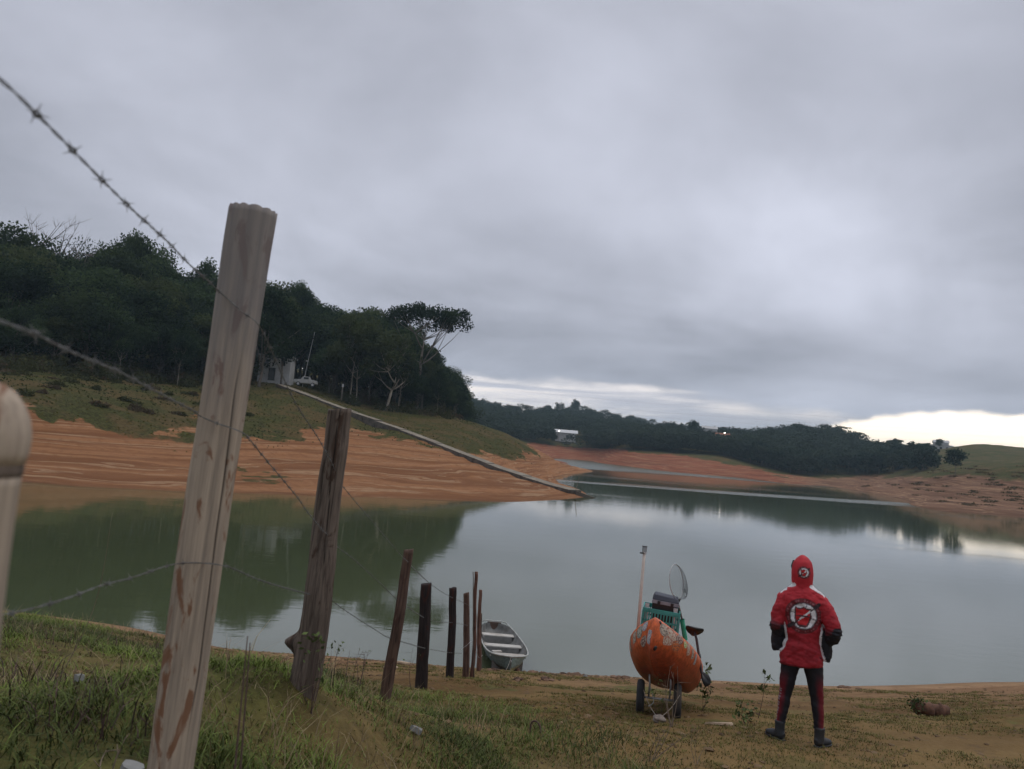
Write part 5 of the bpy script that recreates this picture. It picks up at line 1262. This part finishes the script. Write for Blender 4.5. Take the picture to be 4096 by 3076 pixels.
# round badge: dark ring, white lifebuoy, red shield, crossed paddle and boat
def badge(cx, cz, R, msk):
    global c
    u, w = (X-cx)/R, (Z-cz)/R; r = np.hypot(u, w); back = msk & (r < 1.0)
    DK = np.array([.10, .035, .04]); GR = np.array([.28, .10, .11])
    th = np.arctan2(w, u); txt = (np.sin(th*34)+np.sin(th*13+1) > .2) & (r > .83) & (r < .93)
    c[back] = np.array([.16, .020, .025]); c[back & txt] = GR; c[back & ((r > .965) | (np.abs(r-.77) < .03))] = DK
    lb = back & (r < .74) & (r > .44); c[lb] = WHT; c[lb & (np.abs(np.sin(th*2+.5)) < .10)] = np.array([.22, .22, .24])
    c[back & (r <= .74) & (r > .70)] = np.array([.20, .20, .22])
    sh = back & (np.abs(u+.04) < .46*np.sqrt(np.clip(1-np.clip(-(w-.1)/.78, 0, 1)**2.2, 0, 1))) & (w < .54-.10*np.abs(np.sin(u*6))) & (w > -.62)
    shi = back & (np.abs(u+.04) < .38*np.sqrt(np.clip(1-np.clip(-(w-.1)/.68, 0, 1)**2.2, 0, 1))) & (w < .46-.10*np.abs(np.sin(u*6))) & (w > -.52)
    c[sh] = np.array([.10, .04, .045]); c[shi] = np.array([.50, .022, .026])
    d_, q = seg(u, w, (-.78, -.72), (.82, .70)); c[back & (d_ < .055) & (q > .3) & (q < .75)] = WHT
    k = msk & (((d_ < .115) & (q > .84)) | ((d_ < .10) & (q < .20)) | ((d_ < .035) & (q < .35)) | ((d_ < .035) & (q > .72))); c[k] = np.array([.045, .03, .035])
    k = back & (np.abs(w+.02-.05*u*u) < .045*(1-(u/.56)**2)) & (np.abs(u) < .56); c[k] = np.array([.06, .03, .035])
cx_, cz_ = zx(490, 568); badge(cx_, cz_, .166, (Y < -.02) & (~issl))
cx_, cz_ = zx(501, 230); badge(cx_, cz_, .060, (Y < 0) & (Z > 1.5))
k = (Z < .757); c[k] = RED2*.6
inner = (Y > .055) & (np.abs(X+.034) < .066) & (Z > 1.53) & (Z < 1.72); c[inner] = BLK
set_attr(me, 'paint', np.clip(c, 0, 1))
# cap peak and visor under the hood, dark
V = []
for a_ in np.linspace(-1.35, 1.35, 11): V += [(-.036+.072*math.sin(a_), .06+.05*math.cos(a_), 1.705), (-.036+.070*math.sin(a_), .085+.085*math.cos(a_), 1.690)]
o = MB().add(V, [(2*i, 2*i+1, 2*i+3, 2*i+2) for i in range(10)]).build('cap_peak', M_blackp, person); sd = o.modifiers.new('t', 'SOLIDIFY'); sd.thickness = .004
MB().tube([(-.112, .045, 1.60), (-.128, .020, 1.68), (-.118, .03, 1.735)], [(.012, .03), (.016, .034), (.01, .02)], 12, ref=(0, 1, 0)).build('hood_edge', mat('hood_lining', (.02, .02, .022), .8), person, True)
# face showing in the hood opening
bm = bmesh.new(); bmesh.ops.create_uvsphere(bm, u_segments=20, v_segments=14, radius=1)
for v_ in bm.verts: v_.co = Vector((v_.co.x*.058-.034, v_.co.y*.05+.056, v_.co.z*.078+1.632))
mf = bpy.data.meshes.new('face'); bm.to_mesh(mf); bm.free(); fo = link('face', mf, person, M_skin)
for p in mf.polygons: p.use_smooth = True
# trousers
tb2 = MB()
for s, L_ in ((-1, [(-.105, 0, .86, .090, .105), (-.112, 0, .76, .096, .102), (-.132, .005, .62, .078, .085), (-.152, .012, .46, .062, .066), (-.165, .005, .36, .056, .062), (-.182, -.008, .22, .048, .052), (-.194, -.012, .13, .044, .050)]),
              (1, [(.070, 0, .86, .090, .105), (.088, 0, .76, .094, .102), (.112, .005, .62, .078, .085), (.132, .012, .46, .060, .066), (.142, .005, .36, .056, .062), (.155, -.008, .22, .048, .052), (.165, -.012, .12, .045, .050)])):
    tb2.tube([C3(x, y, z) for x, y, z, a, b in L_], [(a, b) for x, y, z, a, b in L_], 24, ref=(0, 1, 0))
tb2.tube([C3(-.02, 0, .80), C3(-.02, 0, .90)], [(.13, .10), (.16, .12)], 28, ref=(0, 1, 0))
tro2 = tb2.build('trousers', M_cloth, person); me = remesh(tro2, .008, 6); co = vcoords(me).astype(float); X, Y, Z = co.T
nrm = np.empty(len(me.vertices)*3, np.float32); me.vertices.foreach_get('normal', nrm); nrm = nrm.reshape(-1, 3)
me.vertices.foreach_set('co', (co+nrm*(fbm(X*10+Z*7, Z*17+Y*9, 3, 81)*.016+np.exp(-((Z-.16)/.05)**2)*np.sin(Z*150)*.003)[:, None]).astype(np.float32).ravel())
c = np.tile(BLK, (len(X), 1)); cxl = np.interp(Z, [.13, .36, .46, .76], [-.194, -.165, -.152, -.112]); cxr = np.interp(Z, [.12, .36, .46, .76], [.165, .142, .132, .088])
ou = np.where(X < 0, cxl-X, X-cxr); fade = sstep(-.012, .035, ou+fbm(X*20, Z*14, 3, 5)*.03)*sstep(.72, .50, Z)*sstep(.13, .18, Z); c = c*(1-fade[:, None]*.9)+np.array([.17, .010, .018])*fade[:, None]*.9
k = (X < 0) & (ou > .040) & (ou < .058) & (Z < .50) & (Z > .17) & (np.sin(Z*230) > -.1); c[k] = (.25, .22, .24)
set_attr(me, 'paint', np.clip(c, 0, 1))
# boots, toes turned out
for s, x0, y0, an in ((-1, -.194, -.02, 48), (1, .165, -.02, -40)):
    dz_ = H(fp.x+x0*.93, fp.y)-pz
    R_b = Matrix.Rotation(RAD(an), 3, 'Z'); b = MB(); base = Vector((x0, y0, dz_*0))
    pr = [(-.050, .045, .026, .038), (-.02, .055, .036, .048), (.04, .048, .038, .042), (.10, .040, .040, .034), (.145, .032, .034, .026), (.165, .028, .018, .016)]
    b.tube([base+R_b @ Vector((0, y_, z_)) for y_, z_, a, c_ in pr], [(a, c_) for y_, z_, a, c_ in pr], 20, ref=(0, 0, 1))
    b.tube([base+R_b @ Vector((0, -.005, .04)), base+Vector((0, .0, .12)), base+Vector((0, .004, .185))], [(.046, .052), (.046, .048), (.050, .054)], 20, ref=(0, 1, 0))
    bo = b.build('boot', worn('boot_rubber', (.022, .025, .030), .6, .3, 14, dirt=(.09, .07, .05), dirt_amt=.6), person); remesh(bo, .007, 5)
    sl = MB(); sl.tube([base+R_b @ Vector((0, y_, .010)) for y_ in (-.060, -.02, .05, .11, .150, .172)], [(.027, .012), (.037, .014), (.038, .014), (.041, .014), (.033, .013), (.016, .010)], 20, ref=(0, 0, 1)); sl.build('sole', M_blackp, bo, True)
# ---------------------------------------------------------------- grass, weeds and litter of the near bank
RG = np.random.default_rng(42)
def blades(name, x, y, h, w, m, label, cat, lean=.5, tint=None, sink=.012, droop=.5):
    n = len(x); z = height(x, y)-sink; a = RG.random(n)*2*math.pi; b = a+RG.normal(size=n)*.6
    dx, dy = np.cos(a), np.sin(a); sx, sy = -np.sin(b)*w/2, np.cos(b)*w/2
    ln = lean*h*(.3+RG.random(n)); P0_ = np.stack([x, y, z], 1)
    M1 = P0_+np.stack([dx*ln*.35, dy*ln*.35, h*.62], 1); T_ = P0_+np.stack([dx*ln, dy*ln, h*(1-.25*droop*RG.random(n))], 1); S = np.stack([sx, sy, np.zeros(n)], 1)
    V = np.stack([P0_-S, P0_+S, M1+S*.8, M1-S*.8, T_], 1).reshape(-1, 3); i = np.arange(n)[:, None]*5
    F = np.concatenate([i+np.array([[0, 1, 2]]), i+np.array([[0, 2, 3]]), i+np.array([[3, 2, 4]])], 1).reshape(-1, 3)
    me = np_mesh(name, V, F); t_ = RG.random(n) if tint is None else tint; set_attr(me, 'tint', np.repeat(np.clip(t_, 0, 1), 3), 'FACE')
    return tag(link(name, me, None, m), label, cat, kind='stuff')
def blade_fn(dark, light, spec=.2):
    def fn(g, P):
        g.put(P.inputs['Base Color'], g.mix(g.attr('tint', 'Fac'), dark+(1,), light+(1,))); P.inputs['Roughness'].default_value = .7; P.inputs['Specular IOR Level'].default_value = spec
    return fn
M_gr = mat('grass_blade', fn=blade_fn((.050, .064, .018), (.195, .255, .052)))
M_grd = mat('dry_grass_blade', fn=blade_fn((.10, .060, .045), (.34, .27, .15)))
M_weed = mat('purple_weed', fn=blade_fn((.040, .030, .026), (.13, .080, .070)))
def cand(n, y0, y1, pw=1.0):
    y = y0+(y1-y0)*RG.random(n)**pw; a = RAD(-39)+RAD(78)*RG.random(n); return y*np.tan(a), y
def keep(x, y, p): k = RG.random(len(x)) < p; return x[k], y[k]
# thick turf near the fence
x, y = cand(560000, 2.0, 14.5, .9)
clump = fbm(x*1.6, y*1.6, 3, 51); lum = fbm(x*.7, y*.7, 3, 57)
d = dens_near(x, y); x, y = keep(x, y, d*(.22+.78*sstep(-.26, .10, clump))*.50)
zt = height(x, y); k = zt > .10; x, y = x[k], y[k]
cl = fbm(x*1.6, y*1.6, 3, 51); lu = fbm(x*.7, y*.7, 3, 57); hh = (.022+.075*RG.random(len(x))**1.6)*(1+cl*2.2)*(1+.3*sstep(4.2, 2.4, y))
blades('grass', x, y, np.clip(hh, .012, .20), .0035+.0030*RG.random(len(x))+y*.00035, M_gr, 'green grass growing in thick tufts round the fence posts', 'grass', 1.3, .45+lu*1.9+RG.normal(size=len(x))*.2)
# dry stalks in the turf
x, y = cand(260000, 2.0, 15.0, .9); d = dens_near(x, y); x, y = keep(x, y, d*sstep(-.15, .25, fbm(x*1.1+9, y*1.1, 3, 61))*.22)
blades('dry_grass', x, y, .03+.24*RG.random(len(x))**3.0, .0028+y*.0003, M_grd, 'dry straw-coloured stalks among the green grass', 'grass', 1.1)
# purplish weeds in the lower left corner
x, y = cand(90000, 2.0, 12.0, .9); k = (x < -1.4-.10*y+fbm(x*.9, y*.9, 3, 64)*2.2); x, y = x[k], y[k]; x, y = keep(x, y, sstep(-.10, .25, fbm(x*1.3, y*1.3+4, 3, 66))*.55)
blades('weeds', x, y, .04+.17*RG.random(len(x))**2.0, .004+.004*RG.random(len(x)), M_weed, 'dark purplish-brown weeds in the lower left corner', 'weeds', .8)
# sparse short tufts on the trodden slope to the right
cx, cy = cand(15000, 4.5, 16.2, .8); k = (fbm(cx*.55, cy*.9, 3, 71) > -.03+.10*RG.random(len(cx))) & (height(cx, cy) > .25); cx, cy = cx[k], cy[k]
per = 16; x = (cx[:, None]+RG.normal(size=(len(cx), per))*.05).ravel(); y = (cy[:, None]+RG.normal(size=(len(cx), per))*.05).ravel()
tn = np.repeat(RG.random(len(cx)), per)*.8+RG.random(len(x))*.25
blades('short_grass', x, y, .012+.035*RG.random(len(x)), .005+y*.0004, mat('short_grass_blade', fn=blade_fn((.075, .062, .020), (.17, .155, .042))), 'sparse short olive grass on the bare slope by the person', 'grass', 1.2, tn)
# clods, pebbles and dead leaves
def clods(name, x, y, s, m, label, cat, flat=.6):
    n = len(x); ico = np.array([(0, 0, 1), (.894, 0, .447), (.276, .851, .447), (-.724, .526, .447), (-.724, -.526, .447), (.276, -.851, .447), (.724, .526, -.447), (-.276, .851, -.447), (-.894, 0, -.447), (-.276, -.851, -.447), (.724, -.526, -.447), (0, 0, -1)])
    fi = np.array([(0, 1, 2), (0, 2, 3), (0, 3, 4), (0, 4, 5), (0, 5, 1), (1, 6, 2), (2, 7, 3), (3, 8, 4), (4, 9, 5), (5, 10, 1), (2, 6, 7), (3, 7, 8), (4, 8, 9), (5, 9, 10), (1, 10, 6), (6, 11, 7), (7, 11, 8), (8, 11, 9), (9, 11, 10), (10, 11, 6)])
    V = ico[None]*(1+RG.normal(size=(n, 12, 1))*.22)*s[:, None, None]*np.stack([1+.5*RG.random(n), 1+.5*RG.random(n), np.full(n, flat)], 1)[:, None]
    V = V+np.stack([x, y, height(x, y)+s*.12], 1)[:, None]; F = (fi[None]+(np.arange(n)*12)[:, None, None]).reshape(-1, 3)
    me = np_mesh(name, V.reshape(-1, 3), F); set_attr(me, 'tint', np.repeat(RG.random(n), 20), 'FACE'); return tag(link(name, me, None, m), label, cat, kind='stuff')
M_clod = mat('clod', fn=blade_fn((.075, .046, .026), (.24, .16, .09), .1))
x, y = cand(30000, 4.5, 17.0, .7); zt = height(x, y); k = (zt > .02) & (RG.random(len(x)) < .05+.55*sstep(1.0, .15, zt)*sstep(-.1, .15, fbm(x*.8, y*2, 3, 81)) + .18*sstep(.05, .2, fbm(x*.6, y*1.2, 3, 83))); x, y = x[k], y[k]
clods('clods', x, y, .006+.022*RG.random(len(x))**3+.004, M_clod, 'crumbs and clods of earth strewn over the shore', 'clods')
# larger lumps of dug earth just above the waterline
x, y = [], []
for px, py in [(2290, 2698), (2300, 2694), (2150, 2694), (2110, 2688), (2480, 2712), (2210, 2702), (2560, 2700), (2590, 2706), (2960, 2726), (3010, 2732), (1990, 2684), (1960, 2686), (2240, 2690), (2420, 2704), (3380, 2752), (2180, 2720), (2060, 2722)]:
    q = hit_ground(px, py, 8, 24, 300)
    if q is not None:
        for _ in range(7): x.append(q.x+RG.normal()*.10); y.append(q.y+RG.normal()*.12)
clods('earth_lumps', np.array(x), np.array(y), .02+.05*RG.random(len(x)), mat('earth_lump', fn=blade_fn((.06, .035, .024), (.20, .12, .08), .1)), 'dark lumps of earth along the waterline beside the boat', 'clods', .7)
# ---- single plants
M_stem = mat('dry_stem', (.20, .15, .11), .85); M_stem2 = mat('brown_stem', (.085, .050, .042), .85)
M_pl = mat('weed_leaf', fn=blade_fn((.045, .060, .022), (.12, .16, .050)))
def plant(px, py, Y, tops, label, seed, m=M_stem, lf=0, r0=.004, leafs=.02, Ymove=0, name='plant', cat='plant', bend=.1, side=4):
    r = np.random.default_rng(seed); o = at(px, py, Y); o.z = H(o.x, o.y)-.02; t = empty(name, o, label=label, cat=cat); mb = MB(); L_ = []; 
    for (tx, ty) in tops:
        e = at(tx, ty, Y+r.normal()*.08)-o; md = e*.5+Vector((r.normal(), r.normal(), 0))*bend*e.length*.6
        pts = catmull([Vector((r.normal()*.01, r.normal()*.01, 0)), md, e], 7); mb.tube(pts, [r0*(1-.8*i/len(pts)) for i in range(len(pts))], 5)
        for k in range(side):
            q = pts[int(len(pts)*(.35+.6*r.random()))]; d_ = Vector((r.normal(), r.normal(), abs(r.normal())*.8)).normalized()*e.length*(.10+.16*r.random()); mb.tube([q, q+d_*.6, q+d_], [r0*.45, r0*.3, r0*.15], 4); L_.append(q+d_); L_.append(q+d_*.6)
        L_.append(e)
    mb.build('stem', m, t, True)
    if lf:
        C = np.array([tuple(L_[int(r.integers(len(L_)))]) for _ in range(lf)])+r.normal(size=(lf, 3))*leafs*.9; v, f = leaves(C, np.full(lf, leafs), r, 0, .5)
        me = np_mesh('leaf_cluster', v, f); set_attr(me, 'tint', r.random(lf), 'FACE'); link('leaf_cluster', me, t, M_pl)
    return t
plant(3040, 2832, 9.1, [(3058, 2690)], 'thin upright weed with a leafy tip between the kayak and the person', 1, M_stem2, 34, .005, .026, side=3, bend=.06)
plant(2990, 2880, 8.4, [(2962, 2800), (2985, 2815), (3010, 2840), (2968, 2835)], 'small bushy green weed at the foot of the thin upright weed', 2, M_stem2, 70, .004, .026)
plant(2690, 2895, 7.7, [(2682, 2665), (2710, 2665), (2694, 2690), (2660, 2720)], 'dead forked stalks standing in front of the kayak', 3, M_stem, 0, .0055, side=3, bend=.05)
plant(2600, 3076, 6.2, [(2680, 2900), (2700, 2860), (2760, 2930), (2640, 2930)], 'leaning dry twigs rising from the grass at the lower right', 4, M_stem, 0, .005, side=5)
plant(2790, 3060, 6.1, [(2800, 2890), (2770, 2900), (2840, 2960)], 'faint dry stalks right of the leaning twigs', 5, M_stem, 0, .003, side=4)
plant(2815, 2740, 9.6, [(2825, 2665), (2800, 2690), (2835, 2680)], 'bright green sprig beside the lower paddle blade', 6, M_stem2, 60, .004, .030)
plant(2650, 2770, 8.35, [(2652, 2700), (2640, 2715)], 'green sprig below the kayak bow between the wheels', 7, M_stem2, 30, .003, .022)
plant(1425, 2705, 6.6, [(1400, 2600), (1440, 2590), (1460, 2610), (1425, 2620), (1475, 2600)], 'brown twiggy bush on the shore right of the thick dark post', 8, M_stem2, 24, .004, .012, side=7)
plant(1335, 2690, 5.2, [(1350, 2600), (1365, 2575), (1325, 2600)], 'thin weed growing close behind the thick dark post', 9, M_stem2, 16, .003, .012, side=5)
plant(1650, 2700, 9.0, [(1652, 2590), (1662, 2620)], 'hanging dry weed left of the charred post', 10, M_stem2, 8, .003, .014, side=5)
plant(1265, 2640, 4.15, [(1262, 2560), (1280, 2550), (1240, 2545), (1225, 2560)], 'green climber on the foot of the thick dark post', 11, M_stem2, 60, .003, .018, side=5)
plant(200, 2440, 3.2, [(450, 2050)], 'long thin arching dry grass stem over the water at left', 12, M_stem, 0, .0022, side=0, bend=.10)
plant(450, 3110, 2.7, [(425, 3000), (500, 2955)], 'pale bare forked twig at the bottom left', 13, M_stem, 0, .005, side=2)
plant(985, 3120, 1.9, [(990, 2545), (1000, 2570)], 'blurred brown weed stalk just right of the pale post', 14, M_stem2, 0, .0055, side=0, bend=.015)
plant(620, 3000, 3.2, [(560, 2860), (600, 2840), (670, 2880), (700, 2850)], 'brown branching weed left of the pale post', 15, M_stem2, 10, .0028, .01, side=6)
plant(120, 2990, 3.0, [(90, 2820), (140, 2800), (170, 2850), (60, 2860)], 'brown branching weed at the far lower left', 16, M_stem2, 12, .0028, .01, side=6)
plant(1330, 2870, 5.0, [(1300, 2760), (1380, 2740), (1350, 2760)], 'thin dry stalks in the grass right of the thick dark post', 17, M_stem, 0, .0022, side=5)
plant(940, 2700, 5.0, [(905, 2560), (960, 2590), (925, 2600)], 'fine reddish weeds at the shore right of the pale post', 18, M_stem2, 8, .0025, .01, side=6)
# arched dead root
a = at(2122, 2922, 6.6); a.z = H(a.x, a.y)
pts = [a, at(2124, 2896, 6.6), at(2140, 2884, 6.58), at(2158, 2900, 6.56), at(2163, 2932, 6.54)]
o = MB().tube([p-a for p in catmull(pts, 8)], [.008]*33, 8).build('dead_root', M_stem2, smooth=True); o.location = a; tag(o, 'arched brown dead root standing like a hook in the grass', 'root')
# log with a green tuft, flat board, litter
q = at(3720, 2868, 10.6); q.z = H(q.x, q.y)
M_logb = worn('log_bark', (.13, .065, .042), .95, .4, 12, bump=.02)
t = empty('rotten_log', q, (0, 0, RAD(-12)), label='short rotten brown log lying on the slope at the right', cat='log')
m = MB(); n_ = 14; pts = [(-.20+.40*i/(n_-1), .01*math.sin(i), .095+.008*math.sin(i*1.7)) for i in range(n_)]
m.tube(pts, [.085+.016*math.sin(i*1.3)+.010*math.cos(i*2.9) for i in range(n_)], 18); m.build('bark', M_logb, t, True)
r = np.random.default_rng(9); C = np.array((-.17, -.02, .14))+r.normal(size=(170, 3))*np.array((.05, .05, .06)); v, f = leaves(C, np.full(170, .024), r, 0, .5); me = np_mesh('moss_tuft', v, f); set_attr(me, 'tint', r.random(170)*.5, 'FACE'); link('moss_tuft', me, t, M_pl)
def slab(name, px, py, Y, w, d, th, yaw, m, label, cat, seed=1):
    r = random.Random(seed); q = at(px, py, Y); q.z = H(q.x, q.y)+.01; N = 12; b = MB(); ol = []
    for k in range(N):
        a = 6.2832*k/N; rr_ = 1-.25*r.random(); ol.append((math.cos(a)*w/2*rr_, math.sin(a)*d/2*rr_, .012*r.random()))
    b.add([(x, y, z) for x, y, z in ol]+[(x*.95, y*.95, z+th) for x, y, z in ol], [tuple(range(N))[::-1], tuple(range(N, 2*N))]+[(i, (i+1) % N, N+(i+1) % N, N+i) for i in range(N)])
    o = b.build(name, m); o.location = q; sx = (H(q.x+.1, q.y)-H(q.x-.1, q.y))/.2; sy = (H(q.x, q.y+.1)-H(q.x, q.y-.1))/.2
    o.rotation_euler = (math.atan(sy), -math.atan(sx), 0); return tag(o, label, cat)
M_lit = worn('litter_white', (.24, .24, .23), .8, .2, 9)
M_card = worn('pale_card', (.40, .30, .21), .9, .2, 12)
slab('flat_stone', 2880, 2882, 8.1, .36, .16, .02, 0, M_card, 'flat pale tan slab lying between the stone and the person', 'slab', 2)
slab('flat_stone', 1600, 2670, 15.5, .5, .2, .03, 0, M_card, 'pale flat slab at the waterline beside the slim leaning post', 'slab', 3)
slab('litter', 305, 2820, 3.6, .05, .04, .025, 0, M_lit, 'small crumpled white litter in the weeds at lower left', 'litter', 4)
slab('litter', 1655, 2965, 5.2, .10, .05, .03, 0, M_lit, 'dull white scrap lying in the grass at bottom centre', 'litter', 5)
slab('litter', 522, 3062, 2.75, .10, .07, .035, 0, M_lit, 'white scrap at the very bottom left of the pale post', 'litter', 6)
slab('litter', 2340, 2730, 15.2, .10, .08, .03, 0, M_lit, 'tiny white scrap on the shore right of the boat', 'litter', 7)
slab('flat_stone', 1555, 2745, 13.3, .30, .12, .02, 0, M_card, 'pale flat slab left of the charred post', 'slab', 9)
st2 = at(2072, 2672, 16.6); st2.z = .03
bm = bmesh.new(); bmesh.ops.create_icosphere(bm, subdivisions=3, radius=1)
for v_ in bm.verts:
    p = v_.co.copy(); k_ = 1+.2*math.sin(4*p.x+p.z*3); v_.co = Vector((p.x*.07*k_, p.y*.06*k_, p.z*.085+abs(p.z)*.01))
me = bpy.data.meshes.new('dark_stone'); bm.to_mesh(me); bm.free(); o = link('dark_stone', me, None, M_logb); o.location = st2+Vector((0, 0, .03)); tag(o, 'small dark pointed stone right of the boat bow', 'stone')

# ---------------------------------------------------------------- the evening air
hm = bpy.data.materials.new('haze_air'); hm.use_nodes = True; hn = hm.node_tree; hn.nodes.clear()
pv = hn.nodes.new('ShaderNodeVolumePrincipled'); pv.inputs['Color'].default_value = (.64, .86, 1.0, 1); pv.inputs['Density'].default_value = .00034; pv.inputs['Anisotropy'].default_value = 0.1
ho = hn.nodes.new('ShaderNodeOutputMaterial'); hn.links.new(pv.outputs[0], ho.inputs['Volume'])
hz = MB().box((0, 0, 56), (9200, 9200, 132)).build('haze', hm); tag(hz, kind='stuff', label='thin pale evening haze lying over the lake and hills')
hm.cycles.homogeneous_volume = True
